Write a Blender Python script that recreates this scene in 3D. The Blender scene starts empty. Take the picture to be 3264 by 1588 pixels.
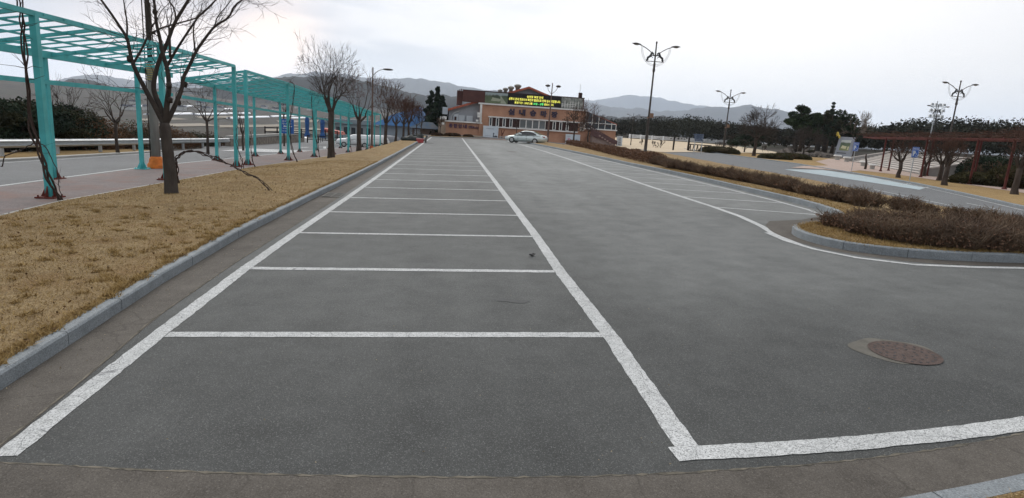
import bpy, bmesh, math, random
import numpy as np
from mathutils import Vector, Matrix
random.seed(7); np.random.seed(7)
SC = bpy.context.scene
COL = SC.collection
# ================= camera ==========================================================
Q = 3264/2576
CF, CPITCH, CROLL, CYAW, CH = 1900.0, .2015, .0641, .113, 2.03
_cy, _sy = math.cos(CYAW), math.sin(CYAW)
FWD = np.array([_sy*math.cos(CPITCH), _cy*math.cos(CPITCH), -math.sin(CPITCH)])
_r0 = np.array([_cy, -_sy, 0.]); _u0 = np.cross(_r0, FWD)
RGT = _r0*math.cos(CROLL)+_u0*math.sin(CROLL); UPV = -_r0*math.sin(CROLL)+_u0*math.cos(CROLL)
cd = bpy.data.cameras.new('camera'); cam = bpy.data.objects.new('camera', cd); COL.objects.link(cam)
cd.sensor_width = 36; cd.lens = 36*CF/3264; cd.clip_start = .05; cd.clip_end = 30000
cam.matrix_world = Matrix(((RGT[0], UPV[0], -FWD[0], 0), (RGT[1], UPV[1], -FWD[1], 0), (RGT[2], UPV[2], -FWD[2], CH), (0, 0, 0, 1)))
SC.camera = cam
# ================= sky and light ===================================================
SC.view_settings.view_transform = 'Standard'; SC.view_settings.look = 'None'
SC.view_settings.exposure = 0.82; SC.view_settings.gamma = 1
SUN_EL, SUN_AZ = math.radians(38), math.radians(-25)   # azimuth from +Y towards +X
W = bpy.data.worlds.new('World'); SC.world = W; W.use_nodes = True
nt = W.node_tree; nt.nodes.clear()
def N(nt, t, **k):
    n = nt.nodes.new(t)
    for a, b in k.items():
        if a in n.inputs: n.inputs[a].default_value = b
        else: setattr(n, a, b)
    return n
def L(nt, a, b): nt.links.new(a, b)
def ramp(nt, src, stops, interp='LINEAR'):
    r = nt.nodes.new('ShaderNodeValToRGB'); r.color_ramp.interpolation = interp
    el = r.color_ramp.elements
    while len(el) < len(stops): el.new(.5)
    for e, (p, c) in zip(el, stops):
        e.position = p; e.color = (*c, 1) if len(c) == 3 else c
    if src is not None: L(nt, src, r.inputs[0])
    return r
def mixc(nt, f, a, b, mode='MIX'):
    m = nt.nodes.new('ShaderNodeMix'); m.data_type = 'RGBA'; m.blend_type = mode; m.clamp_factor = True
    for s, i in ((f, 0), (a, 6), (b, 7)):
        if hasattr(s, 'links'): L(nt, s, m.inputs[i])
        elif isinstance(s, (int, float)): m.inputs[i].default_value = s
        else: m.inputs[i].default_value = (*s, 1)
    return m.outputs[2]
def math_(nt, op, a, b=0., c=0., clamp=False):
    m = nt.nodes.new('ShaderNodeMath'); m.operation = op; m.use_clamp = clamp
    for i, s in enumerate((a, b, c)):
        if hasattr(s, 'links'): L(nt, s, m.inputs[i])
        else: m.inputs[i].default_value = s
    return m.outputs[0]
tc = N(nt, 'ShaderNodeTexCoord')
sky = N(nt, 'ShaderNodeTexSky', sky_type='NISHITA', sun_disc=False, sun_elevation=SUN_EL, sun_rotation=SUN_AZ)
skys = mixc(nt, 1., sky.outputs[0], (.10, .10, .10), 'MULTIPLY')
mp = N(nt, 'ShaderNodeMapping'); mp.inputs['Scale'].default_value = (1.0, 1.0, 5.0); L(nt, tc.outputs['Generated'], mp.inputs[0])
n1 = N(nt, 'ShaderNodeTexNoise', Scale=2.3, Detail=6., Roughness=.55); L(nt, mp.outputs[0], n1.inputs['Vector'])
def lobe(px, py, tight):
    d = FWD+RGT*(px-1632)/CF-UPV*(py-794)/CF; d = d/np.linalg.norm(d)
    dp = N(nt, 'ShaderNodeVectorMath', operation='DOT_PRODUCT'); L(nt, tc.outputs['Generated'], dp.inputs[0]); dp.inputs[1].default_value = tuple(d)
    return math_(nt, 'POWER', math_(nt, 'MAXIMUM', dp.outputs['Value'], 0.), tight)
sep = N(nt, 'ShaderNodeSeparateXYZ'); L(nt, tc.outputs['Generated'], sep.inputs[0])
bright = lobe(2350, 60, 5.)                       # the thin bright part of the cloud deck
dark = lobe(250, -200, 8.)                        # the thicker blue grey part
cl = ramp(nt, n1.outputs[0], [(.38, (.36, .38, .42)), (.5, (.47, .48, .50)), (.62, (.64, .63, .615))])
c1 = mixc(nt, math_(nt, 'MULTIPLY', bright, 1.0, clamp=True), cl.outputs[0], (.74, .712, .685))
cld = ramp(nt, n1.outputs[0], [(.40, (.22, .25, .31)), (.5, (.31, .335, .38)), (.60, (.52, .51, .52))])
c1 = mixc(nt, math_(nt, 'MULTIPLY', dark, 1.15, clamp=True), c1, cld.outputs[0])
glow = math_(nt, 'MULTIPLY', math_(nt, 'ADD', lobe(890, 150, 700.), math_(nt, 'MULTIPLY', lobe(560, 230, 90.), .62)), math_(nt, 'MULTIPLY', n1.outputs[0], 1.7), clamp=True)
c2 = mixc(nt, math_(nt, 'MULTIPLY', glow, 1., clamp=True), c1, (.92, .68, .53))
low = ramp(nt, sep.outputs[2], [(.0, (1, 1, 1)), (.13, (0, 0, 0))])
c3 = mixc(nt, math_(nt, 'MULTIPLY', low.outputs[0], .5), c2, (.58, .585, .60))
fin = mixc(nt, .06, c3, skys)
bg = N(nt, 'ShaderNodeBackground', Strength=1.0); L(nt, fin, bg.inputs[0])
wo = N(nt, 'ShaderNodeOutputWorld'); L(nt, bg.outputs[0], wo.inputs[0])
sd = bpy.data.lights.new('sun', 'SUN'); sd.energy = 1.3; sd.angle = math.radians(50); sd.color = (1, .95, .88)
so = bpy.data.objects.new('sun', sd); COL.objects.link(so)
so.rotation_euler = (math.pi/2-SUN_EL, 0, math.pi-SUN_AZ)  # shines away from the bright part of the sky
_d = Vector((math.sin(SUN_AZ)*math.cos(SUN_EL), math.cos(SUN_AZ)*math.cos(SUN_EL), math.sin(SUN_EL)))
so.rotation_euler = _d.to_track_quat('Z', 'Y').to_euler()
# ================= the lie of the land =============================================
def sm(a, b, x):
    t = min(1., max(0., (x-a)/(b-a))); return t*t*(3-2*t)
def g(x, y):
    z = .03*max(x, -16) if x < 10.5 else .315-.24*sm(10.5, 16, x)+.67*sm(80, 170, y)*sm(14, 30, x)
    d = .012*min(max(0., y-14), 12)+.024*max(0., min(y, 100)-26)
    return z-d*sm(-4.6, -8.2, x) if x < -4.6 else z
def ray(px, py): return FWD+RGT*(px-1632)/CF-UPV*(py-794)/CF
def G(px, py, z0=0., gf=None):
    """photograph pixel -> point of the ground seen there"""
    gf = gf or g
    d = ray(px, py); t = .5
    while t < 2500:
        P = d*t
        if CH+P[2] < gf(P[0], P[1])+z0: break
        t *= 1.03
    lo, hi = t/1.03, t
    for _ in range(30):
        m = (lo+hi)/2; P = d*m
        if CH+P[2] < gf(P[0], P[1])+z0: hi = m
        else: lo = m
    P = d*lo
    return (P[0], P[1], gf(P[0], P[1])+z0)
def Gq(x, y, z0=0.): return G(x*Q, y*Q, z0)
def T(px, py, Y):
    """photograph pixel -> point of the upright plane at distance Y"""
    d = ray(px, py); t = Y/d[1]
    return (d[0]*t, Y, CH+d[2]*t)
def TT(px, py, X, Y):
    """height over the spot (X, Y) seen at a pixel row"""
    lo, hi = -5., 60.
    for _ in range(40):
        m = (lo+hi)/2; v = np.array([X, Y, m-CH]); w = v@FWD; yy = 794-CF*(v@UPV)/w
        if yy > py: lo = m
        else: hi = m
    return m
def pix(X, Y, Z):
    v = np.array([X, Y, Z-CH]); w = v@FWD
    return 1632+CF*(v@RGT)/w, 794-CF*(v@UPV)/w
# ================= mesh helpers ====================================================
class MB:
    def __init__(s): s.v = []; s.f = []; s.m = []; s.mi = 0
    def add(s, vs, fs):
        o = len(s.v); s.v += [tuple(map(float, p)) for p in vs]
        s.f += [tuple(i+o for i in f) for f in fs]; s.m += [s.mi]*len(fs)
    def box(s, x0, x1, y0, y1, z0, z1):
        s.add([(x0, y0, z0), (x1, y0, z0), (x1, y1, z0), (x0, y1, z0), (x0, y0, z1), (x1, y0, z1), (x1, y1, z1), (x0, y1, z1)],
              [(0, 3, 2, 1), (4, 5, 6, 7), (0, 1, 5, 4), (1, 2, 6, 5), (2, 3, 7, 6), (3, 0, 4, 7)])
    def beam(s, a, b, w, h, up=(0, 0, 1)):
        a = np.array(a, float); b = np.array(b, float); d = b-a; d /= np.linalg.norm(d)
        r = np.cross(d, up)
        if np.linalg.norm(r) < 1e-4: r = np.cross(d, (0, 1, 0))
        r /= np.linalg.norm(r); u = np.cross(r, d); vs = []
        for p in (a, b):
            for i, j in ((-1, -1), (1, -1), (1, 1), (-1, 1)): vs.append(p+r*w/2*i+u*h/2*j)
        s.add(vs, [(0, 1, 2, 3), (7, 6, 5, 4), (0, 4, 5, 1), (1, 5, 6, 2), (2, 6, 7, 3), (3, 7, 4, 0)])
    def tube(s, pts, rad, n=6, cap=True):
        pts = [np.array(p, float) for p in pts]
        if not hasattr(rad, '__len__'): rad = [rad]*len(pts)
        vs = []; prev = None
        for i, p in enumerate(pts):
            d = pts[min(i+1, len(pts)-1)]-pts[max(i-1, 0)]; l = np.linalg.norm(d); d = d/l if l > 1e-9 else np.array([0, 0, 1.])
            if prev is None:
                r = np.cross(d, (0, 0, 1.)) if abs(d[2]) < .9 else np.cross(d, (1., 0, 0))
            else: r = prev-d*(prev@d)
            r /= (np.linalg.norm(r)+1e-12); prev = r; u = np.cross(d, r)
            for k in range(n):
                a = 2*math.pi*k/n; vs.append(p+(r*math.cos(a)+u*math.sin(a))*rad[i])
        fs = [(i*n+k, i*n+(k+1) % n, (i+1)*n+(k+1) % n, (i+1)*n+k) for i in range(len(pts)-1) for k in range(n)]
        if cap: fs += [tuple(range(n))[::-1], tuple((len(pts)-1)*n+k for k in range(n))]
        s.add(vs, fs)
    def lathe(s, prof, c=(0, 0, 0), n=16):
        vs = [(c[0]+r*math.cos(2*math.pi*k/n), c[1]+r*math.sin(2*math.pi*k/n), c[2]+z) for r, z in prof for k in range(n)]
        fs = [(i*n+k, i*n+(k+1) % n, (i+1)*n+(k+1) % n, (i+1)*n+k) for i in range(len(prof)-1) for k in range(n)]
        fs += [tuple(range(n))[::-1], tuple((len(prof)-1)*n+k for k in range(n))]
        s.add(vs, fs)
    def prism(s, poly, o, ex, ey, en, t):
        """polygon poly (2d) in the frame o, ex, ey, extruded by t along en"""
        o, ex, ey, en = (np.array(q, float) for q in (o, ex, ey, en)); n = len(poly)
        A = [o+ex*p[0]+ey*p[1] for p in poly]; B = [a+en*t for a in A]
        s.add(A+B, [tuple(range(n))[::-1], tuple(range(n, 2*n))]+[(i, (i+1) % n, n+(i+1) % n, n+i) for i in range(n)])
    def blob(s, c, r, seed=0, rough=.18, n=10):
        rnd = random.Random(seed); ph = [rnd.uniform(0, 6.28) for _ in range(8)]; vs = []; m = n//2+1
        for i in range(m+1):
            th = math.pi*i/m
            for k in range(n):
                a = 2*math.pi*k/n
                q = 1+rough*(math.sin(3*a+ph[0])*math.sin(2*th+ph[1])+.6*math.sin(5*a+ph[2]+3*th))+rnd.uniform(-rough, rough)*.4
                vs.append((c[0]+r[0]*q*math.sin(th)*math.cos(a), c[1]+r[1]*q*math.sin(th)*math.sin(a), c[2]+r[2]*q*math.cos(th)))
        s.add(vs, [(i*n+k, (i+1)*n+k, (i+1)*n+(k+1) % n, i*n+(k+1) % n) for i in range(m) for k in range(n)])
    def build(s, name, mat, parent=None, world=True, smooth=False, origin=None):
        me = bpy.data.meshes.new(name); v = np.array(s.v, float).reshape(-1, 3)
        if parent is not None:
            if world: v = v-np.array(parent_loc(parent))
            loc = (0, 0, 0)
        else:
            if origin is None: origin = ((v[:, 0].min()+v[:, 0].max())/2, (v[:, 1].min()+v[:, 1].max())/2, v[:, 2].min())
            v = v-np.array(origin); loc = origin
        me.from_pydata([tuple(p) for p in v], [], s.f)
        mats = mat if isinstance(mat, (list, tuple)) else [mat]
        for m in mats: me.materials.append(m)
        if len(mats) > 1: me.polygons.foreach_set('material_index', s.m)
        if smooth: me.polygons.foreach_set('use_smooth', [True]*len(s.f))
        me.update()
        o = bpy.data.objects.new(name, me); COL.objects.link(o); o.location = loc
        if parent is not None: o.parent = parent
        return o
LOCS = {}
def parent_loc(p):
    x = np.array(p.location)
    while p.parent is not None: p = p.parent; x = x+np.array(p.location)
    return x
def tag(o, label, cat, group=None, kind=None):
    if label: o['label'] = label
    if cat: o['category'] = cat
    if group: o['group'] = group
    if kind: o['kind'] = kind
    return o
def struct(o): o['kind'] = 'structure'; return o
def thing(name, label, cat, loc=(0, 0, 0), group=None):
    o = bpy.data.objects.new(name, None); COL.objects.link(o); o.location = loc; o.empty_display_size = .2
    return tag(o, label, cat, group)
def copy_tree(o, loc=None, rz=None, label=None, parent=None):
    c = o.copy(); COL.objects.link(c); c.parent = parent
    if loc is not None: c.location = loc
    if rz is not None: c.rotation_euler = (0, 0, rz)
    if label: c['label'] = label
    for ch in list(o.children): copy_tree(ch, parent=c)
    return c
def lerp_path(P, y):
    """x of a path given as (x, y) points sorted by y"""
    for (x0, y0), (x1, y1) in zip(P, P[1:]):
        if y <= y1: return x0+(x1-x0)*(y-y0)/(y1-y0) if y1 > y0 else x1
    return P[-1][0]
def resample(P, step):
    P = [np.array(p, float) for p in P]; out = [P[0]]
    for a, b in zip(P, P[1:]):
        n = max(1, int(round(np.linalg.norm(b-a)/step)))
        out += [a+(b-a)*i/n for i in range(1, n+1)]
    return out
def smooth_path(P, it=2):
    P = [np.array(p, float) for p in P]
    for _ in range(it):
        R = [P[0]]
        for a, b in zip(P, P[1:]): R += [a*.75+b*.25, a*.25+b*.75]
        P = R+[P[-1]]
    return P
def patch(name, pts, dz, mat, maxlen=2.5, zf=None, bump=0):
    """flat piece of ground with the outline pts (x, y), laid on the ground, subdivided"""
    zf = zf or g
    bm = bmesh.new(); vs = [bm.verts.new((p[0], p[1], 0)) for p in pts]; f = bm.faces.new(vs)
    bmesh.ops.triangulate(bm, faces=[f])
    for _ in range(9):
        es = [e for e in bm.edges if e.calc_length() > maxlen]
        if not es: break
        bmesh.ops.subdivide_edges(bm, edges=es, cuts=1)
        bmesh.ops.triangulate(bm, faces=bm.faces[:])
    for v in bm.verts: v.co.z = zf(v.co.x, v.co.y)+dz+(random.uniform(-bump, bump) if bump else 0)
    bmesh.ops.recalc_face_normals(bm, faces=bm.faces[:])
    for f in bm.faces:
        if f.normal.z < 0: f.normal_flip()
    me = bpy.data.meshes.new(name); bm.to_mesh(me); bm.free(); me.materials.append(mat)
    o = bpy.data.objects.new(name, me); COL.objects.link(o); return o
def strip(M, P, w, dz, zf=None, jit=0, step=.4):
    """painted line along the points P"""
    zf = zf or g; P = resample(P, step); A = []
    for i, p in enumerate(P):
        d = P[min(i+1, len(P)-1)]-P[max(i-1, 0)]; d = d/np.linalg.norm(d); n = np.array([-d[1], d[0]])
        for s_ in (1, -1):
            q = p[:2]+n*s_*(w/2+random.uniform(-jit, jit)); A.append((q[0], q[1], zf(q[0], q[1])+dz))
    M.add(A, [(2*i, 2*i+1, 2*i+3, 2*i+2) for i in range(len(P)-1)])
def ribbon(M, PL, PR, ys, nx, zf):
    """surface between two edge paths, sampled at the ys; zf(x, y, u) gives its height"""
    A = []
    for y in ys:
        a, b = lerp_path(PL, y), lerp_path(PR, y)
        for k in range(nx+1):
            u = k/nx; x = a+(b-a)*u; A.append((x, y, zf(x, y, u)))
    M.add(A, [(i*(nx+1)+k, i*(nx+1)+k+1, (i+1)*(nx+1)+k+1, (i+1)*(nx+1)+k) for i in range(len(ys)-1) for k in range(nx)])
def kerb(M, P, side, h, w, blk=1.0, zf=None, sink=.1):
    """kerb stones along the front line P; side=+1 puts the stone to the left of the direction of travel"""
    zf = zf or g; R = resample(P, .25)
    s = [0.]
    for a, b in zip(R, R[1:]): s.append(s[-1]+np.linalg.norm((b-a)[:2]))
    def at(t):
        for i in range(len(R)-1):
            if t <= s[i+1] or i == len(R)-2:
                u = (t-s[i])/max(1e-6, s[i+1]-s[i]); return R[i]+(R[i+1]-R[i])*u, (R[i+1]-R[i])/max(1e-6, np.linalg.norm(R[i+1]-R[i]))
    n = max(1, int(s[-1]/blk)); L_ = s[-1]/n
    for k in range(n):
        t0, t1 = k*L_+.004, (k+1)*L_-.004; dh = random.uniform(-.004, .004); df = random.uniform(-.004, .004); ring = []
        m = 4 if blk > .4 else 2
        for j in range(m+1):
            p, d = at(t0+(t1-t0)*j/m); nn = np.array([-d[1], d[0]])*side; z = zf(p[0], p[1])
            for off, zz in ((0, -sink), (0, h-.018), (.016, h), (w, h), (w, -sink)):
                q = p[:2]+nn*(off+df); ring.append((q[0], q[1], z+zz+(dh if zz > 0 else 0)))
        fs = []
        for j in range(m):
            for c in range(4):
                f = (j*5+c, j*5+c+1, (j+1)*5+c+1, (j+1)*5+c); fs.append(f if side < 0 else f[::-1])
        fs += [(0, 1, 2, 3, 4), tuple(m*5+c for c in (4, 3, 2, 1, 0))]
        M.add(ring, fs)
# ================= materials =======================================================
MATS = {}
def mat(name, col, rough=.85, var=.25, sc=4., spec=.3, metal=0., bump=0., bsc=60., col2=None, detail=5., coord='pos', stretch=None, emit=0.):
    if name in MATS: return MATS[name]
    m = bpy.data.materials.new(name); m.use_nodes = True; nt = m.node_tree; b = nt.nodes['Principled BSDF']
    b.inputs['Roughness'].default_value = rough; b.inputs['Specular IOR Level'].default_value = spec; b.inputs['Metallic'].default_value = metal
    if coord == 'pos': src = N(nt, 'ShaderNodeNewGeometry').outputs['Position']
    else: src = N(nt, 'ShaderNodeTexCoord').outputs['Object']
    if stretch:
        mpn = N(nt, 'ShaderNodeMapping'); mpn.inputs['Scale'].default_value = stretch; L(nt, src, mpn.inputs[0]); src = mpn.outputs[0]
    n = N(nt, 'ShaderNodeTexNoise', Scale=sc, Detail=detail, Roughness=.6); L(nt, src, n.inputs['Vector'])
    c2 = col2 or tuple(c*(1-var) for c in col); c1 = tuple(c*(1+var*.6) for c in col) if not col2 else col
    r = ramp(nt, n.outputs[0], [(.32, c2), (.68, c1)])
    L(nt, r.outputs[0], b.inputs['Base Color'])
    if bump:
        n2 = N(nt, 'ShaderNodeTexNoise', Scale=bsc, Detail=3.); L(nt, src, n2.inputs['Vector'])
        bp = N(nt, 'ShaderNodeBump', Strength=bump, Distance=.02); L(nt, n2.outputs[0], bp.inputs['Height']); L(nt, bp.outputs[0], b.inputs['Normal'])
    if emit:
        L(nt, r.outputs[0], b.inputs['Emission Color']); b.inputs['Emission Strength'].default_value = emit
    MATS[name] = m; return m
def ground_mat(name, dark, light, patch_sc=.35, mid_sc=3., fine_sc=70., speck=None, speck_amt=.3, bump=.3, rough=.9, spec=.25, crack=None, tint=None, dist=.01, streak=False, wear_and_falloff=False):
    """layered ground: big patches, mid mottling, fine grain, bright specks and dark cracks"""
    m = bpy.data.materials.new(name); m.use_nodes = True; nt = m.node_tree; b = nt.nodes['Principled BSDF']
    b.inputs['Specular IOR Level'].default_value = spec
    P = N(nt, 'ShaderNodeNewGeometry').outputs['Position']
    def nz(s, d=4., r=.6):
        n = N(nt, 'ShaderNodeTexNoise', Scale=s, Detail=d, Roughness=r); L(nt, P, n.inputs['Vector']); return n.outputs[0]
    a = nz(patch_sc, 5.); c = nz(mid_sc, 6., .65); f = nz(fine_sc, 3., .7)
    mixv = math_(nt, 'ADD', math_(nt, 'MULTIPLY', a, .22), math_(nt, 'ADD', math_(nt, 'MULTIPLY', c, .30), math_(nt, 'MULTIPLY', f, .48)))
    if streak:
        ms = N(nt, 'ShaderNodeMapping'); ms.inputs['Scale'].default_value = (1.1, .09, 1.); L(nt, P, ms.inputs[0]); ns = N(nt, 'ShaderNodeTexNoise', Scale=1., Detail=4.); L(nt, ms.outputs[0], ns.inputs['Vector'])
        mixv = math_(nt, 'ADD', math_(nt, 'MULTIPLY', mixv, .86), math_(nt, 'MULTIPLY', ns.outputs[0], .14))
    r = ramp(nt, mixv, [(.38, dark), (.62, light)])
    col = r.outputs[0]
    if wear_and_falloff:       # tyres have polished the aisle paler; the near-to-far brightening is painted light falloff
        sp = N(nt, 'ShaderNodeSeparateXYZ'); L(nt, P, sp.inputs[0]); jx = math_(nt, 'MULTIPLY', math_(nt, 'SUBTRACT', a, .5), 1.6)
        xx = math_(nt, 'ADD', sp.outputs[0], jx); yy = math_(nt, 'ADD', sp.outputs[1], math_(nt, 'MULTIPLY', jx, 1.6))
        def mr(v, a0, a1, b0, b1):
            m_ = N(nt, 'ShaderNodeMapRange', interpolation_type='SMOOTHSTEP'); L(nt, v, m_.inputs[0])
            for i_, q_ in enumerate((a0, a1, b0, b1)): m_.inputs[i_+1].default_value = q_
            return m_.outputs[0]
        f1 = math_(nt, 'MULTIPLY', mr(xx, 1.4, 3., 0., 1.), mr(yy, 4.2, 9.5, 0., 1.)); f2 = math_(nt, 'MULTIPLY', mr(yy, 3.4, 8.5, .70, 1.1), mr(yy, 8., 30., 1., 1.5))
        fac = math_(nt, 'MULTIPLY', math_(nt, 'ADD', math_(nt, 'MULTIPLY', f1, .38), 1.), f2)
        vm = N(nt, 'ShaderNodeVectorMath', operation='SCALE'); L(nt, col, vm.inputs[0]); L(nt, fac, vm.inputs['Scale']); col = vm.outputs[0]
    if tint: col = mixc(nt, ramp(nt, nz(patch_sc*1.7, 3.), [(.5, (0, 0, 0)), (.7, (1, 1, 1))]).outputs[0], col, tint)
    vo = N(nt, 'ShaderNodeTexVoronoi', Scale=fine_sc*1.1); L(nt, P, vo.inputs['Vector'])
    if speck:
        sx = N(nt, 'ShaderNodeSeparateColor'); L(nt, vo.outputs['Color'], sx.inputs[0])
        k = ramp(nt, sx.outputs[0], [(.80, (0, 0, 0)), (.97, (1, 1, 1))]); col = mixc(nt, math_(nt, 'MULTIPLY', k.outputs[0], speck_amt), col, speck)
        k = ramp(nt, sx.outputs[1], [(.72, (0, 0, 0)), (.9, (1, 1, 1))]); col = mixc(nt, math_(nt, 'MULTIPLY', k.outputs[0], speck_amt), col, tuple(q*.45 for q in dark))
    if crack:
        wv = N(nt, 'ShaderNodeMix', data_type='RGBA'); wv.inputs[0].default_value = .12; L(nt, P, wv.inputs[6])
        nn = N(nt, 'ShaderNodeTexNoise', Scale=4.); L(nt, P, nn.inputs['Vector']); L(nt, nn.outputs['Color'], wv.inputs[7])
        v2 = N(nt, 'ShaderNodeTexVoronoi', Scale=crack[0], feature='DISTANCE_TO_EDGE'); L(nt, wv.outputs[2], v2.inputs['Vector'])
        k = ramp(nt, v2.outputs['Distance'], [(0., (1, 1, 1)), (crack[1], (0, 0, 0))])
        k2 = math_(nt, 'MULTIPLY', k.outputs[0], math_(nt, 'MULTIPLY', c, crack[3]), clamp=True); col = mixc(nt, k2, col, crack[2])
    L(nt, col, b.inputs['Base Color']); b.inputs['Roughness'].default_value = rough
    if bump:
        h = math_(nt, 'ADD', math_(nt, 'MULTIPLY', vo.outputs['Distance'], .6), f)
        bp = N(nt, 'ShaderNodeBump', Strength=bump, Distance=dist); L(nt, h, bp.inputs['Height']); L(nt, bp.outputs[0], b.inputs['Normal'])
    MATS[name] = m; return m
ASPH = ground_mat('asphalt', (.046, .0485, .0475), (.118, .122, .119), .3, 2.2, 150., (.24, .245, .24), .4, .35, .86, .3, dist=.004, streak=True, wear_and_falloff=True)
ASPH2 = ground_mat('lane_asphalt', (.10, .105, .108), (.16, .165, .17), .3, 2.5, 50., (.4, .4, .4), .3, .3, .85)
PAINT = ground_mat('road_paint', (.36, .37, .365), (.66, .67, .67), .9, 11., 130., (.13, .135, .135), .75, .35, .85, .25, crack=(4.5, .016, (.10, .105, .11), 1.35))
PAINTB = ground_mat('pale_blue_paint', (.30, .36, .38), (.42, .50, .53), .8, 6., 60., (.3, .32, .34), .3, .2, .8)
CONC = ground_mat('gutter_concrete', (.058, .051, .044), (.135, .122, .106), .5, 3.5, 120., (.22, .2, .18), .3, .3, .92, crack=(.7, .005, (.045, .04, .034), 1.0))
GRAN = ground_mat('kerb_granite', (.14, .155, .165), (.27, .295, .31), .9, 5., 110., (.4, .42, .43), .4, .25, .8)
GRASS = ground_mat('dry_lawn', (.17, .11, .055), (.46, .345, .19), .8, 4.5, 55., (.50, .38, .2), .45, 1.0, .95, .1, tint=(.26, .165, .08), dist=.03)
GRASS2 = ground_mat('dry_lawn_far', (.20, .13, .055), (.36, .25, .12), .25, 2., 20., (.42, .33, .17), .3, .6, .95, .1, dist=.03)
PATHM = ground_mat('path_paving', (.13, .11, .105), (.24, .20, .195), .6, 3., 50., (.33, .25, .22), .35, .3, .88, tint=(.21, .135, .115))
PLAZA = ground_mat('plaza_paving', (.30, .22, .18), (.46, .36, .31), .5, 3., 40., (.5, .4, .34), .3, .3, .88)
SAND = ground_mat('paddock_sand', (.42, .34, .24), (.60, .50, .37), .12, .9, 15., None, 0, .2, .95, .1)
LAND = ground_mat('valley_land', (.028, .027, .026), (.085, .074, .06), .012, .05, .6, None, 0, .0, .95, .1, tint=(.055, .06, .045))
EDGEC = ground_mat('edging_concrete', (.28, .27, .25), (.42, .41, .38), .9, 5., 60., (.5, .5, .48), .3, .2, .85)
# ================= ground ==========================================================
def xedge(y): return -20.5 if y < 48 else -20.5-8*sm(48, 70, y)
def terrain(x, y):
    z = g(x, y)
    dl = max(0., xedge(y)-x); db = max(0., y-118)*(1-sm(5, 28, x)) if x < 28 else 0.
    df = max(0., -y-12)
    drop = max(9.5*(1-math.exp(-dl/90))*sm(0, 8, dl+.01)**.5, 9*(1-math.exp(-db/150)), 3*(1-math.exp(-df/60)))
    z -= drop
    r = math.hypot(x, y)
    if r > 600 and y > 0: z += (38+6*math.sin(x*.006)+3*math.sin(x*.021+y*.01))*sm(650, 1700, r)*(1-sm(.1, .3, math.atan2(x, y)))
    if x > 15 and y > -40:
        az = math.atan2(x, y); k = sm(.12, .22, az)
        r0 = 205-90*sm(.36, .55, az); hh = 1.8+.6*math.sin(az*9)
        z += k*hh*sm(r0, r0+75, r)*(1-sm(420, 700, r))
    return z
M = MB(); radii = [0]+[1.6*1.075**i for i in range(121)]; NA = 300
for r in radii:
    for k in range(NA):
        a = 2*math.pi*k/NA; x, y = r*math.sin(a), r*math.cos(a)
        M.v.append((x, y, terrain(x, y)-.07-(.25 if r > 60 and -3 < x < 12 and y < 110 else 0)))
for i in range(len(radii)-1):
    for k in range(NA): M.f.append((i*NA+k, i*NA+(k+1) % NA, (i+1)*NA+(k+1) % NA, (i+1)*NA+k))
M.m = [0]*len(M.f)
struct(M.build('ground', LAND, origin=(0, 0, 0), smooth=True))
# the parking lot: one plane
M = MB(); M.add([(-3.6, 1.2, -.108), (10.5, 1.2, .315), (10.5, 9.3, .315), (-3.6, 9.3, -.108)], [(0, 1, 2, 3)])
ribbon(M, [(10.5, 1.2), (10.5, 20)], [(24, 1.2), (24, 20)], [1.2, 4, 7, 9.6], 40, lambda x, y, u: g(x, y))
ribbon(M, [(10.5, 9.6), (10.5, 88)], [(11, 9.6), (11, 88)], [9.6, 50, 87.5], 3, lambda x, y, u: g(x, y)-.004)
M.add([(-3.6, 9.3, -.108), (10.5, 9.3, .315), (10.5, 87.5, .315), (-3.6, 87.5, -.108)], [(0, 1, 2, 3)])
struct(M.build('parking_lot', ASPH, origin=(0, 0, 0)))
# kerb lines
KL = [(-3.0, 1.3), (-3.1, 3.4), (-3.2, 4.4), (-3.27, 5.5), (-3.4, 7.3), (-3.5, 10.5), (-3.45, 15), (-3.33, 21), (-3.25, 27), (-3.19, 36), (-3.18, 60), (-3.1, 87)]
GE = [(-2.5, 1.3), (-2.62, 3.2), (-2.72, 4.6), (-2.88, 6.1), (-2.93, 8.5), (-2.9, 12), (-2.85, 17), (-2.82, 30), (-2.84, 87)]
M = MB(); ribbon(M, KL, GE, [1.3+i*.5 for i in range(172)], 2, lambda x, y, u: g(x, y)+.002)
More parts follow.
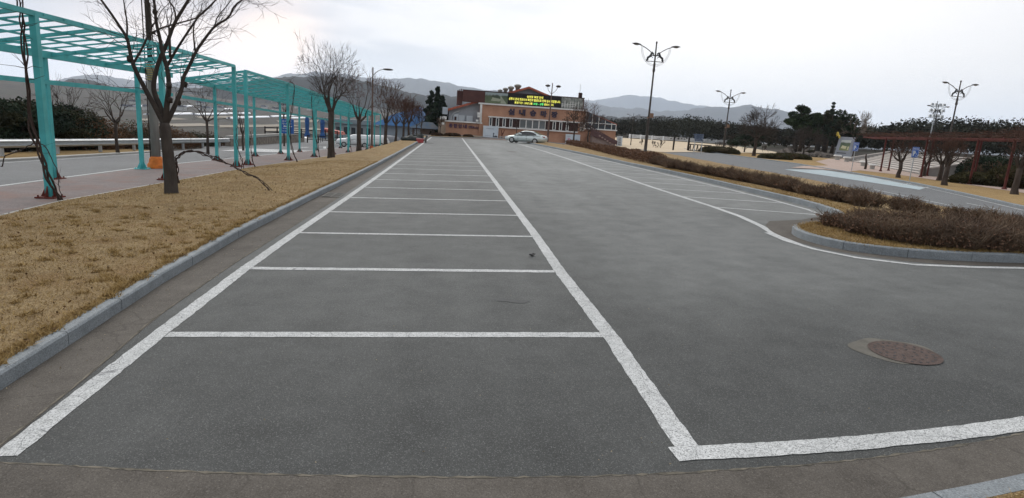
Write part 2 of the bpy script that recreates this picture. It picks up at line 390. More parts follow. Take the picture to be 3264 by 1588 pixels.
# near gutter band curving right to the entry
NE = [(-2.62, 3.45), (-2.07, 3.37), (-1.5, 3.29), (-.9, 3.23), (.24, 3.14), (1.1, 3.12), (1.8, 3.15), (2.63, 3.21), (3.65, 3.38), (5.2, 3.75), (7.5, 4.45), (11, 5.8), (16, 8)]
NK = [(-3.2, 1.5), (-2.5, 1.85), (-1.5, 2.15), (-.6, 2.3), (.6, 2.42), (1.6, 2.52), (2.3, 2.64), (3.5, 2.87), (5.15, 3.3), (7.6, 4.0), (11.1, 5.28), (16.1, 7.5)]
NE_ = smooth_path(NE); NK_ = smooth_path(NK)
def sheet2(name, A, B, dz, matl, n=60, zf=None, nx=3):
    """surface between two polylines of any direction"""
    zf = zf or g
    def par(P):
        P = [np.array(p[:2], float) for p in P]; s = np.concatenate([[0], np.cumsum([np.linalg.norm(b-a) for a, b in zip(P, P[1:])])]); s /= s[-1]; P = np.array(P)
        return lambda t: np.array([np.interp(t, s, P[:, 0]), np.interp(t, s, P[:, 1])])
    fa, fb = par(A), par(B); M = MB(); V = []
    for i in range(n+1):
        a, b = fa(i/n), fb(i/n)
        for k in range(nx+1):
            p = a+(b-a)*k/nx; V.append((p[0], p[1], zf(p[0], p[1])+dz))
    M.add(V, [(i*(nx+1)+k, i*(nx+1)+k+1, (i+1)*(nx+1)+k+1, (i+1)*(nx+1)+k) for i in range(n) for k in range(nx)])
    return M if name is None else M.build(name, matl, origin=(0, 0, 0))
M2 = sheet2(None, NK_, NE_, .0045, None, 90); M.v2 = None
o_ = len(M.v); M.v += M2.v; M.f += [tuple(i+o_ for i in f) for f in M2.f]; M.m += M2.m
struct(M.build('gutter', CONC, origin=(0, 0, 0)))
M = MB(); kerb(M, KL, 1, .135, .13)
kerb(M, [tuple(p) for p in NK_], -1, .12, .13)
# verge in front, where the photographer stands
struct(sheet2('near_verge', [(-3.4, 1.3), (-1.5, 1.98), (.6, 2.28), (1.6, 2.38), (2.34, 2.5), (3.55, 2.74), (5.25, 3.17), (7.7, 3.87), (11.2, 5.15), (16.2, 7.37)],
       [(-9, -8), (-2, -8), (2, -8), (6, -8), (9, -8), (12, -8), (16, -8), (20, -8), (24, -4), (28, 0)], .125, GRASS, 70, nx=16))
# island on the right: kerb front line, from the entry round the nose and away along the stalls
ISL = [(24, 9.6), (16, 9.0), (12.5, 8.85), (9.85, 9.02), (8.69, 9.13), (7.91, 9.38), (7.47, 9.68), (7.14, 10.05), (7.0, 10.6), (7.0, 11.15), (7.2, 11.75), (7.6, 12.15), (8.2, 12.45), (9.0, 12.95), (9.8, 13.9), (10.25, 15.2), (10.48, 17),
       (10.5, 20.4), (10.54, 22.55), (10.55, 25.6), (10.5, 28.6), (10.25, 33), (10.18, 40), (10.0, 47), (9.6, 58), (9.2, 66), (8.9, 72), (8.7, 78)]
ISLs = [ISL[0]]+[tuple(p) for p in smooth_path(ISL[1:], 2)]
kerb(M, ISLs, -1, .155, .13)
HB = [(26, 11.6)]+[Gq(*p)[:2] for p in ((2640, 588), (2576, 573), (2500, 557), (2400, 534), (2200, 492), (2000, 450), (1850, 422), (1700, 393))]; HB += [(HB[-1][0]+1.2, 72), (HB[-1][0]+1.5, 80)]  # road side of the island
kerb(M, [(26, 11.5)]+HB[1:], 1, .12, .12)
struct(M.build('kerb', GRAN, origin=(0, 0, 0)))
# island lawn
inner = []
P = resample(ISLs, .5)
for i in range(len(P)):
    d = P[min(i+1, len(P)-1)]-P[max(i-1, 0)]; d /= np.linalg.norm(d); inner.append((P[i][0]+d[1]*.12, P[i][1]-d[0]*.12))
outer = [(26, 11.5)]+[(x-.1, y) for x, y in HB[1:]]
poly = inner+[(x, y) for x, y in reversed([p for p in outer if p[1] < 79.5])]
struct(patch('island_lawn', poly, .14, GRASS, 1.2, bump=.012))
# dark apron between the painted arc and the island kerb
ARC = [(16, 8.25), (11, 8.5), (9.55, 8.73), (8.04, 8.88), (7.33, 9.34), (6.87, 9.95), (6.71, 10.82), (6.81, 11.8), (7.18, 12.7)]
ap = [tuple(p) for p in smooth_path(ARC)]+[(7.6, 13.3), (8.6, 13.6), (9.5, 14.3)]+[p for p in reversed([tuple(q[:2]) for q in ISLs if q[1] < 14 and q[0] < 16])]
struct(patch('kerb_apron', ap, .004, CONC, 1.5))
# painted markings of the lot
M = MB()
LL = [(-2.56, 3.5), (-2.64, 5.6), (-2.7, 8.2), (-2.70, 10.8), (-2.65, 16), (-2.62, 24), (-2.6, 86)]
RL = [(1.62, 3.36), (1.67, 5.5), (1.64, 8.2), (1.68, 11), (1.68, 24), (1.64, 86.5)]
strip(M, LL, .155, .0035, jit=.006, step=.08); strip(M, RL, .165, .0035, jit=.006, step=.08)
FE = [(1.57, 3.345), (2.38, 3.38), (3.18, 3.46), (4.25, 3.61), (5.6, 3.98), (7.8, 4.75), (11, 6.1), (16, 8.35)]
strip(M, [(1.5, 3.34)]+[tuple(p) for p in smooth_path(FE)], .165, .0055, jit=.006, step=.07)
ys = [5.6, 8.17, 10.82, 13.3, 16.05, 18.7, 21.35, 24.0, 26.6, 29.25, 31.9]+[31.9+2.62*i for i in range(1, 19)]
ys = [5.58, 8.2, 10.9]+[10.9+2.62*i for i in range(1, 28)]
for y in ys: strip(M, [(lerp_path(LL, y)+.08, y+.02), (lerp_path(RL, y)-.085, y-.03)], .14 if y < 9 else .115, .0035, jit=.005, step=.08 if y < 9 else .4)
RR = [(6.62, 10.4), (6.7, 11.4), (7.0, 12.55), (7.22, 14), (7.3, 15.7), (7.32, 20.5), (7.4, 25.5), (7.5, 31), (7.65, 38), (7.75, 50), (7.6, 66), (7.5, 80)]
strip(M, RR, .15, .0035, jit=.005)
strip(M, [(16, 8.1), (11, 8.45), (9.42, 8.66), (8.64, 8.68), (7.68, 8.82), (7.0, 9.3), (6.66, 10.0), (6.58, 10.8), (6.68, 11.7)], .13, .0055, jit=.005)
BL = [(9.55, 13.9), (9.95, 15.5), (10.1, 17.5), (10.15, 21), (10.12, 28), (10.0, 36), (9.85, 45), (9.4, 58)]
strip(M, BL, .11, .0035, jit=.004)
for i in range(18):
    y = 15.66+2.43*i; x0 = lerp_path(RR, y); x1 = lerp_path(BL, y-1.0)
    strip(M, [(x0+.07, y), (x1-.05, y-1.15)], .10, .0035)
struct(M.build('lot_marking', PAINT, origin=(0, 0, 0)))
M = MB(); strip(M, [tuple(p+np.array([0, -.006])) for p in NE_], .014, .0065, jit=.010, step=.05); strip(M, [(x-.015, y) for x, y in GE if y < 30][1:], .016, .0045, jit=.008, step=.08)
struct(M.build('gutter_edge', mat('worn_concrete_edge', (.20, .18, .145), .95, .5, 9., .1, col2=(.07, .065, .055)), origin=(0, 0, 0)))
# grass strip between the lot and the lane on the left
PE = [(-8.25, 1.0), (-8.3, 10), (-8.35, 12), (-8.55, 14), (-8.5, 20), (-8.45, 26), (-8.4, 36), (-8.5, 60), (-8.5, 87)]   # path edge
KI = [(x-.12, y) for x, y in KL]
def gz(x, y, u):
    n = math.sin(x*1.7+y*.6)*.018+math.sin(y*1.1-x*.8)*.02+math.sin(x*5+y*3.1)*.006
    e = min(u, 1-u)
    return g(x, y)+.07+.065*u+n*min(1, e*8)+.05*math.sin(math.pi*u)
M = MB(); ribbon(M, [(x+.1, y) for x, y in PE], KI, [0+i*.4 for i in range(218)], 22, gz)
struct(M.build('lawn', GRASS, origin=(0, 0, 0), smooth=True))
M = MB(); kerb(M, PE, -1, .07, .11); struct(M.build('path_edging', EDGEC, origin=(0, 0, 0)))
RE = [(-11.5, 0), (-11.5, 14), (-11.75, 20), (-11.95, 26), (-12.1, 36), (-12.3, 50), (-12.4, 66), (-12.4, 87)]     # lane's near edge
M = MB(); ribbon(M, RE, PE, [0+i*.6 for i in range(146)], 6, lambda x, y, u: g(x, y)+.045)
struct(M.build('footpath', PATHM, origin=(0, 0, 0)))
RF = [(-17.6, 0), (-17.7, 20), (-18.0, 30), (-18.6, 42), (-19.5, 50), (-24, 62), (-27, 75), (-27, 110)]
M = MB(); ribbon(M, RF, RE, [0+i*.6 for i in range(146)], 10, lambda x, y, u: g(x, y)+.012)
ribbon(M, [(-27, 87), (-27, 116)], [(11, 87), (11, 116)], [87+i*1.0 for i in range(30)], 24, lambda x, y, u: g(x, y)+.012-.02)
struct(M.build('road', ASPH2, origin=(0, 0, 0)))
M = MB()
strip(M, [(x-.12, y) for x, y in RE], .14, .055, zf=lambda x, y: g(x, y))
strip(M, [(x+.5, y) for x, y in RF if y < 48], .11, .02)
# chevron wedge and a turn arrow on the lane
w = [Gq(610, 385), Gq(735, 386), Gq(870, 378)]
V = [G(700, 482), G(790, 474), G(1000, 482), G(955, 489)]
M.add([(p[0], p[1], g(p[0], p[1])+.022) for p in V], [(0, 1, 2, 3)] if True else [])
for (xa, ya, xb, yb, ww) in ((955, 472, 982, 470, .35), (1010, 480, 1040, 478, .3), (1010, 468, 1036, 468, .35), (1036, 468, 1034, 474, .3), (900, 478, 985, 481, .25), (1060, 452, 1130, 450, .6), (1060, 458, 1200, 452, .3)):
    a, b = G(xa, ya), G(xb, yb); strip(M, [a[:2], b[:2]], ww, .024)
struct(M.build('lane_marking', PAINT, origin=(0, 0, 0)))
M = MB(); kerb(M, [(x, y) for x, y in RF if y < 49], 1, .10, .35, blk=3); struct(M.build('shoulder_kerb', EDGEC, origin=(0, 0, 0)))
struct(sheet2('verge', [(x-.3, y) for x, y in RF if y < 49], [(xedge(y)-1, y) for x, y in RF if y < 49], .05, GRASS2, 40, zf=lambda x, y: terrain(x, y), nx=4))
# ---- right hand road, lawns, plaza, paddock
RFK = [(24, 13), (22, 16)]+[Gq(*p)[:2] for p in ((2600, 532), (2450, 497), (2300, 464), (2150, 438), (2000, 413), (1850, 393), (1720, 375))]; RFK += [(RFK[-1][0]+1, 96)]
road = [(26, 11.6)]+[(x+.11, y) for x, y in HB[1:]]+[(22.4, 90), (22.4, 100), (60, 100), (60, 96), (30, 94)]+[(x, y) for x, y in reversed(RFK[2:])]+[(24, 13.2), (40, 9), (40, 6)]
RFK2 = [(40, 6.2), (24, 11.6), (19.4, 14.6), (18.6, 16.4)]
road = [(x+.11, y) for x, y in HB[1:]]+[(HB[-1][0], 90), (RFK[-1][0], 96)]+[(x, y) for x, y in reversed(RFK[2:])]+[(22, 15.0), (20, 12.5)]
struct(patch('side_road', road, .01, ASPH2, 2.))
M = MB(); kerb(M, RFK[1:9], -1, .12, .14); struct(M.build('road_kerb', GRAN, origin=(0, 0, 0)))
M = MB()
strip(M, [Gq(2200+i*47, 478+i*9.9)[:2] for i in range(9)], .1, .02)
strip(M, [(x-.45, y) for x, y in RFK[2:7]], .1, .022)
strip(M, [Gq(2004, 428)[:2], Gq(2120, 447)[:2]], .1, .022)
for (a, b) in (((2430, 512), (2520, 530)), ((1470*1.0, 1), (0, 0))):
    if b[0]: strip(M, [Gq(*a)[:2], Gq(*b)[:2]], .1, .022)
struct(M.build('road_marking', PAINT, origin=(0, 0, 0)))
bay = [G(2500, 541)[:2], G(2620, 542)[:2], G(2760, 563)[:2], G(2950, 600)[:2], G(2930, 606)[:2], G(2740, 577)[:2], G(2600, 556)[:2]]
struct(patch('disabled_bay_paint', bay, .018, PAINTB, 1.))
M = MB()
for k in range(6):
    t = k/5; a = np.array(G(2560+t*380, 545+t*56)[:2]); b = np.array(G(2640+t*330, 545+t*52)[:2]); strip(M, [a, b], .12, .024)
struct(M.build('bay_marking', PAINT, origin=(0, 0, 0)))
lawn = [(x+.13, y) for x, y in RFK[2:]]+[(60, 100), (100, 90), (80, 50), (50, 22), (30, 12)]
struct(patch('right_lawn', lawn, .03, GRASS2, 2.5, bump=.01))
def pl(pts): return [G(x, y)[:2] for x, y in pts]
struct(patch('plaza', pl([(2520, 536), (2560, 531), (2640, 529), (2600, 516), (2640, 507), (2740, 508), (2950, 530), (3264, 585), (3500, 620), (3500, 655), (3264, 618), (3080, 590), (2960, 573), (2850, 557), (2740, 545), (2700, 550), (2640, 543)]), .05, PLAZA, 2.))
pad = [G(px, py)[:2] for px, py in ((2010, 478), (2120, 487), (2200, 486), (2300, 488), (2420, 489), (2520, 492))]+[(90, 70), (170, 130), (185, 175), (120, 190), (60, 197), (28, 200), (30, 120)]
struct(patch('paddock', [(p[0], p[1]) for p in pad], .06, SAND, 8., zf=lambda x, y: g(x, y)))
struct(patch('forecourt', [(HB[-1][0], 79), (RFK[-1][0], 90), (RFK[-1][0], 100), (-3.6, 100), (-3.6, 87.6), (11.1, 87.6), (11.1, 79.6)], .012, PLAZA, 3.))
M = MB(); M.add([(-3.3, 80.3, -.02), (10, 80.3, .40), (10, 87.4, .40), (-3.3, 87.4, -.02)], [(0, 1, 2, 3)])
# ================= hills and far mountains ========================================
def fnoise(x, seed, oct_=5):
    r = random.Random(seed); s = 0; a = 1
    for i in range(oct_):
        p = r.uniform(0, 6.28); s += a*math.sin(x*(1.9**i)+p+math.sin(x*.7*(1.9**i)+p*2)); a *= .55
    return s
def ridge(name, prof, D, depth, base, m, seed, amp=.02, rows=14):
    """mountain range whose crest follows prof, standing at distance D and depth metres deep"""
    P = []
    for px, py in prof:
        d = ray(px, py); az = math.atan2(d[0], d[1]); el = d[2]/math.hypot(d[0], d[1]); P.append((az, el))
    P.sort(); az0, az1 = P[0][0], P[-1][0]; n = int((az1-az0)/.0022)+2; V = []; H0 = max(1, max(CH+e*D-base for _, e in P))
    for i in range(n+1):
        az = az0+(az1-az0)*i/n; e = np.interp(az, [p[0] for p in P], [p[1] for p in P])
        zc = CH+e*D+amp*H0*fnoise(az*160, seed)*.5
        for j in range(rows+1):
            u = j/rows*2-1                   # -1 front foot, 0 crest, 1 back foot
            Dj = D+u*depth; k = (1-abs(u))**.85; gul = .10*math.sin(az*95+fnoise(az*40+u*2, seed+3))*4*abs(u)*(1-abs(u))
            z = base+(zc-base)*max(0, k+gul*.7)
            if u < 0: Dj -= 0
            V.append((Dj*math.sin(az), Dj*math.cos(az), min(z, CH+e*Dj+(zc-base)*.0 if u > 0 else z)))
    M = MB(); r1 = rows+1
    M.add(V, [(i*r1+j, (i+1)*r1+j, (i+1)*r1+j+1, i*r1+j+1) for i in range(n) for j in range(rows)])
    return struct(M.build(name, m, origin=(0, 0, 0), smooth=True))
MT1 = mat('wooded_hill', (.05, .048, .044), .95, .35, .008, .1, col2=(.022, .026, .028))
MT2 = mat('mountain_slope', (.07, .07, .068), .95, .35, .0025, .1)
ridge('mountain', [(-300, 262), (0, 264), (100, 262), (168, 257), (240, 245), (300, 235), (335, 243), (383, 250), (480, 262), (560, 264), (640, 262), (760, 262), (860, 250), (882, 243), (924, 235), (960, 238), (990, 228), (1032, 232), (1100, 236), (1180, 250), (1271, 252), (1300, 247), (1350, 253), (1398, 258), (1439, 267), (1480, 278), (1560, 288), (1650, 290), (1750, 305), (1860, 325), (1914, 333), (1951, 342), (2001, 346), (2033, 345), (2107, 355), (2190, 351), (2250, 340), (2320, 344), (2360, 338), (2393, 333), (2437, 344), (2503, 353), (2620, 380), (2800, 420), (3300, 450)], 8000, 1200, -30, MT2, 11)
ridge('mountain', [(1850, 320), (1920, 318), (1997, 302), (2050, 306), (2107, 313), (2180, 330), (2246, 338), (2340, 352), (2450, 372), (2700, 420)], 13000, 900, -30, MT2, 23)
ridge('hill', [(-400, 270), (-200, 280), (0, 285), (24, 287), (48, 299), (72, 309), (110, 300), (158, 274), (215, 257), (254, 249), (287, 255), (323, 267), (380, 285), (436, 287), (500, 281), (558, 278), (627, 282), (664, 277), (690, 276), (760, 262), (820, 252), (878, 246), (1050, 244), (1130, 250), (1230, 276), (1345, 304), (1386, 301), (1415, 303), (1460, 306), (1600, 330), (1780, 352), (1960, 373), (2035, 372), (2118, 370), (2300, 392), (2420, 405), (2600, 450), (2900, 490)], 1950, 250, -10, MT1, 5, amp=.03)
ridge('hill', [(-500, 320), (-200, 310), (0, 300), (60, 318), (120, 330), (200, 318), (300, 312), (420, 320), (560, 330), (700, 322), (850, 318), (1000, 330), (1150, 345), (1350, 352), (1500, 372), (1700, 395), (1900, 410)], 1600, 200, 0, MT1, 9, amp=.04)
# pale field strips, plastic greenhouses and farmhouses down in the valley
WHITE = mat('white_sheeting', (.85, .87, .9), .6, .1, .5)
FIELD = mat('field_stubble', (.24, .21, .165), .95, .3, .03)
DWALL = mat('farmhouse_wall', (.5, .5, .48), .9, .2, .3)
DROOF = mat('farmhouse_roof', (.16, .17, .2), .8, .3, .3)
def Gt(px, py): return G(px, py, 0., terrain)
fld = [((470, 398), (640, 394), (700, 402), (480, 408)), ((700, 400), (900, 396), (960, 402), (700, 408)), ((620, 372), (800, 370), (860, 375), (640, 378)), ((840, 412), (1000, 408), (1040, 416), (850, 420)), ((440, 380), (560, 376), (600, 381), (450, 386)), ((880, 385), (1040, 382), (1050, 389), (890, 391))]
for i, f in enumerate(fld):
    o = patch('field', [Gt(*p)[:2] for p in f], .3, FIELD, 30., zf=terrain); struct(o)
pond = [Gt(*p) for p in ((560, 432), (640, 429), (760, 430), (840, 434), (980, 436), (1000, 446), (820, 452), (640, 450), (560, 441))]
zp = min(p[2] for p in pond)+.9
WATER = mat('pale_water', (.45, .47, .5), .12, .05, .05, .5)
M = MB(); M.add([(p[0], p[1], zp) for p in pond], [tuple(range(len(pond)))[::-1]]); struct(M.build('water', mat('bright_water', (.60, .63, .66), .25, .05, .05, .6)))
gh = [((470, 367), (605, 363.5), 7, 'longest white greenhouse roof in the left of the valley'), ((618, 366), (790, 362), 7, 'very long white greenhouse behind the green pergola end'), ((640, 350), (735, 349), 7, 'white greenhouse farther up the valley beside the first long one'), ((745, 376), (850, 374), 7, 'low white greenhouse in front of the long ones'), ((730, 379), (785, 377.5), 5, 'short white greenhouse nearest the river'), ((860, 373), (940, 370), 6, 'white greenhouse right of the blue road sign'), ((395, 343), (470, 338), 6, 'small pale greenhouse high on the left valley side'), ((925, 378), (985, 376), 6, 'white greenhouse above the folded blue parasol'), ((560, 341), (610, 339), 6, 'small distant greenhouse below the wooded hill')]
for (a, b, w, lab) in gh:
    A, B = Gt(*a), Gt(*b); t = thing('greenhouse', lab+', thin and pale', 'greenhouse', A, 'greenhouses in the valley')
    M = MB(); a_, b_ = np.array(A), np.array(B); d = b_-a_; d /= np.linalg.norm(d); n = np.array([-d[1], d[0], 0])
    V = [];
    for e in (a_, b_):
        for k in range(7):
            th = math.pi*k/6; V.append(e+n*w*.7*math.cos(th)+np.array([0, 0, 1.9*math.sin(th)**.8]))
    M.add(V, [(k, k+1, k+8, k+7) for k in range(6)]+[tuple(range(7))[::-1], tuple(range(7, 14))])
    M.build('roof', WHITE, t)
    M = MB(); M.box(A[0]-1, A[0]+1, A[1]-.3, A[1]+.3, A[2], A[2]+2); M.build('door', DROOF, t)
hs = [(478, 352), (520, 349), (575, 352), (660, 354), (700, 352), (742, 345), (800, 352), (842, 348), (880, 354), (905, 342), (410, 350), (430, 333), (640, 336), (858, 330), (950, 345), (990, 352)]
wh = ['grey roofed', 'pale walled', 'blue roofed', 'low', 'tall', 'small', 'square', 'wide', 'squat', 'steep roofed', 'plain', 'distant', 'little', 'narrow', 'lone', 'dark roofed']
pl_ = ['left of the leaning near tree', 'right of the near tree trunk', 'seen through the pergola rails', 'beyond the second front pergola post', 'between two teal posts of the first pergola', 'below the dark ridge', 'behind the gap of the two pergolas', 'behind the first bay of the second pergola', 'above the blue road sign', 'high on the slope above the sign', 'behind the utility pole', 'high on the valley side behind the pole', 'up the slope beyond the pergola beam', 'far up the slope beside the vines', 'above the closed parasols', 'behind the second tree of the row']
for k, (x, y) in enumerate(hs):
    p = Gt(x, y); w, dp, h = random.uniform(9, 15), 8, random.uniform(3.5, 5)
    t = thing('farmhouse', f'{wh[k]} farmhouse in the valley {pl_[k]}', 'house', p, 'farmhouses scattered in the valley')
    M = MB(); M.box(p[0]-w/2, p[0]+w/2, p[1]-dp/2, p[1]+dp/2, p[2]-1, p[2]+h); M.build('wall', DWALL, t)
    M = MB(); M.prism([(-w/2-.6, 0), (w/2+.6, 0), (w/2-1.5, 2.4), (-w/2+1.5, 2.4)], (p[0], p[1]-dp/2-.6, p[2]+h), (1, 0, 0), (0, 0, 1), (0, 1, 0), dp+1.2); M.build('roof', DROOF, t)
# ================= foliage and trees ===============================================
def leaf_mesh(name, C, R, sizes, m, parent=None, seed=0, upw=.3, origin=None):
    """many small leaf faces: C centres (n,3), R spread per leaf already applied; sizes (n,)"""
    rng = np.random.RandomState(seed); n = len(C)
    a = rng.normal(size=(n, 3)); a /= np.linalg.norm(a, axis=1)[:, None]
    b = np.cross(a, rng.normal(size=(n, 3))); b /= (np.linalg.norm(b, axis=1)[:, None]+1e-9)
    s = sizes[:, None]
    V = np.stack([C-a*s, C+b*s*.55, C+a*s, C-b*s*.55], 1).reshape(-1, 3)
    if parent is not None: V = V-parent_loc(parent); loc = (0, 0, 0)
    else: loc = origin or (0, 0, 0); V = V-np.array(loc)
    me = bpy.data.meshes.new(name); me.vertices.add(4*n); me.vertices.foreach_set('co', V.ravel())
    me.loops.add(4*n); me.loops.foreach_set('vertex_index', np.arange(4*n)); me.polygons.add(n)
    me.polygons.foreach_set('loop_start', np.arange(0, 4*n, 4)); me.polygons.foreach_set('loop_total', np.full(n, 4))
    me.materials.append(m); me.update(calc_edges=True); me.validate()
    o = bpy.data.objects.new(name, me); COL.objects.link(o); o.location = loc
    if parent is not None: o.parent = parent
    return o
BARK = mat('grey_bark', (.062, .052, .045), .95, .35, 6., .1, bump=.6, bsc=30., stretch=(1, 1, .35))
BARK2 = mat('dark_bark', (.062, .048, .04), .95, .35, 6., .1, bump=.5, bsc=30., stretch=(1, 1, .35))
TWIG = mat('dark_twig', (.048, .036, .031), .95, .3, 3., .1)
TWIGR = mat('reddish_twig', (.082, .046, .034), .95, .3, 3., .1)
PINE = mat('pine_needles', (.042, .062, .028), .9, .5, 1.1, .1, col2=(.016, .026, .014))
PINE2 = mat('dark_conifer_needles', (.034, .050, .030), .9, .5, .9, .1, col2=(.012, .020, .014))
CEDAR = mat('brownish_evergreen', (.060, .058, .030), .9, .5, .8, .1, col2=(.022, .024, .014))
BRUSH = mat('rusty_brush', (.16, .085, .042), .95, .4, .6, .1, col2=(.06, .04, .026))
FORESTM = mat('forest_green', (.034, .038, .026), .95, .5, .03, .05, col2=(.024, .022, .018), detail=8.)
def pert(v, a, rng):
    w = v+rng.normal(size=3)*a; return w/np.linalg.norm(w)
def grow(T_, Wt, p, d, r, ln, lvl, rng, P):
    """one limb and all it carries; T_ takes the thick wood, Wt the twigs"""
    nseg = 4 if lvl > 1 else 3; pts = [p]; rad = [r]; q = p.copy(); dd = d.copy()
    for i in range(nseg):
        dd = pert(dd+np.array([0, 0, P['up']])*.25, P['wob'], rng); q = q+dd*ln/nseg; pts.append(q.copy()); rad.append(r*(1-.42*(i+1)/nseg))
    tgt = T_ if r > P['rtw'] else Wt
    tgt.tube(pts, rad, 7 if r > .06 else (5 if r > .02 else 3), cap=False)
    if lvl == 0: return
    k = P['fork'][lvl] if lvl < len(P['fork']) else 2
    for j in range(k):
        t = 1. if j < 2 else rng.uniform(.35, .95)
        i = min(nseg-1, int(t*nseg)) if t < 1 else nseg; base = pts[i]
        ax = rng.normal(size=3); ax -= dd*(ax@dd); ax /= np.linalg.norm(ax)
        ang = rng.uniform(.25, .55)*P['spread']*(1.25 if t < 1 else 1)
        nd = dd*math.cos(ang)+ax*math.sin(ang); nd = nd/np.linalg.norm(nd)
        grow(T_, Wt, base, nd, max(rad[i]*(rng.uniform(.68, .84) if t == 1 else rng.uniform(.45, .65)), P.get('rmin', .004)), ln*rng.uniform(.62, .92), lvl-1, rng, P)
def bare_tree(loc, label, H, cr, seed, tr=.17, th=2.2, limbs=6, lvl=5, twig=TWIG, bark=BARK, group=None, lean=(0, 0), spread=1., fork=(0, 2, 3, 3, 3, 3), name='bare_tree', fit=True, rtw=.014, kn=True):
    rng = np.random.RandomState(seed); loc = np.array(loc, float); t = thing(name, label, 'tree', tuple(loc), group)
    A, B, Wt = MB(), MB(), MB()
    top_ = loc+np.array([lean[0]*th, lean[1]*th, th])
    pts = [loc+np.array([0, 0, -.15]), loc+np.array([0, 0, .06]), loc+(top_-loc)*.25+rng.normal(size=3)*.02, loc+(top_-loc)*.6+rng.normal(size=3)*.03, top_]
    A.tube(pts, [tr*1.65, tr*1.3, tr*1.02, tr*.92, tr*.95], 12)
    P = dict(up=.16, wob=.14, spread=spread, fork=fork, rtw=rtw, rmin=.00024*math.hypot(loc[0], loc[1]))
    for i in range(limbs):
        a = 2*math.pi*(i+rng.uniform(-.25, .25))/limbs; tilt = rng.uniform(.32, .78)*spread
        d = np.array([math.cos(a)*math.sin(tilt), math.sin(a)*math.sin(tilt), math.cos(tilt)])
        grow(B, Wt, top_-np.array([0, 0, rng.uniform(0, .25)]), d, tr*rng.uniform(.48, .66), (H-th)*rng.uniform(.30, .42), lvl, rng, P)
    for m_ in (B, Wt):       # fit the crown to the height and spread seen in the photograph
        if not m_.v: continue
        v = np.array(m_.v)
        m_.v = v
    allv = np.concatenate([np.array(m_.v).reshape(-1, 3) for m_ in (B, Wt) if len(m_.v)])
    hz = np.percentile(allv[:, 2], 99.7)-top_[2]; rr = np.percentile(np.hypot(allv[:, 0]-top_[0], allv[:, 1]-top_[1]), 97)
    for m_ in (B, Wt):
        if len(m_.v) == 0: continue
        v = np.array(m_.v); up = v[:, 2] > top_[2]
        f = np.clip((v[:, 2]-top_[2])/.6, 0, 1)
        v[:, 2] = np.where(up, top_[2]+(v[:, 2]-top_[2])*(H-th)/hz, v[:, 2])
        sx = 1+(cr/rr-1)*f
        v[:, 0] = top_[0]+(v[:, 0]-top_[0])*sx; v[:, 1] = top_[1]+(v[:, 1]-top_[1])*sx; m_.v = [tuple(p) for p in v]
    A.build('trunk', bark, t, smooth=True)
    c = B.build('crown', bark if bark is BARK2 else mat('limb_bark', (.055, .045, .039), .95, .3, 5., .1), t, smooth=True)
    if len(Wt.v): Wt.build('twigs', twig, c)
    return t
def clumps(rng, c, R, n, flat=.6):
    out = []
    for _ in range(n):
        v = rng.normal(size=3); v /= np.linalg.norm(v); r = rng.uniform(.35, 1.)**.6
        out.append(np.array(c)+v*np.array(R)*r)
    return out
def leafy_tree(loc, label, H, cr, seed, m=PINE, th=1.6, tr=.16, shape='round', n=5200, ls=.13, name='evergreen_tree', group=None, clumpr=.3, lean=(0, 0), nc=26, stems=1, cat='tree'):
    rng = np.random.RandomState(seed); loc = np.array(loc, float); t = thing(name, label, cat, tuple(loc), group)
    A = MB(); C = []
    for s_ in range(stems):
        off = np.array([rng.uniform(-.3, .3)*(stems > 1), rng.uniform(-.3, .3)*(stems > 1), 0]); tp = loc+off*2+np.array([lean[0]*H, lean[1]*H, H*(.72 if shape != 'cone' else .95)])
        A.tube([loc+off-np.array([0, 0, .15]), loc+off+(tp-loc-off)*.3+rng.normal(size=3)*.06, loc+off+(tp-loc-off)*.65+rng.normal(size=3)*.1, tp], [tr*1.3, tr, tr*.7, tr*.15], 8)
    cc = loc+np.array([lean[0]*H, lean[1]*H, 0])
    for i in range(nc):
        if shape == 'cone':
            u = (i+.5)/nc; r = cr*(1-u)**.75*rng.uniform(.35, 1.); a = rng.uniform(0, 6.28); z = th*.6+(H-th*.6)*u**.9; cl = (clumpr*cr*(1.15-u*.8))
        elif shape == 'flat':
            a = rng.uniform(0, 6.28); r = cr*math.sqrt(rng.uniform(0, 1)); z = th+(H-th)*(rng.uniform(.15, 1.)*(1-.55*(r/cr)**2)); cl = clumpr*cr
        elif shape == 'bush':
            a = rng.uniform(0, 6.28); r = cr*math.sqrt(rng.uniform(0, 1))*.85; z = H*rng.uniform(.15, .85)*(1-.4*(r/cr)**2); cl = clumpr*cr
        else:
            a = rng.uniform(0, 6.28); u = rng.uniform(-1, 1); r = cr*math.sqrt(1-u*u)*rng.uniform(.45, .95); z = (H+th)/2+(H-th)/2*u*.86; cl = clumpr*cr
        c = cc+np.array([r*math.cos(a), r*math.sin(a), z]); C.append((c, cl))
        if shape in ('flat', 'round') and tr > .06:
            b0 = loc+np.array([lean[0]*z*.6, lean[1]*z*.6, min(z*.8, H*.6)]); A.tube([b0, b0*.5+c*.5+rng.normal(size=3)*.1, c], [tr*.4, tr*.25, tr*.08], 5)
    A.build('trunk', BARK2, t, smooth=True)
    per = n//nc; Cn = []; S = []
    for c, cl in C:
        v = rng.normal(size=(per, 3)); v /= np.linalg.norm(v, axis=1)[:, None]; q = rng.uniform(.15, 1., size=(per, 1))**.45
        Cn.append(c+v*q*np.array([cl, cl, cl*(.62 if shape != 'cone' else .7)])*rng.uniform(.8, 1.25)); S.append(rng.uniform(.6, 1.3, per)*ls)
    leaf_mesh('crown', np.concatenate(Cn), None, np.concatenate(S), m, t, seed)
    return t
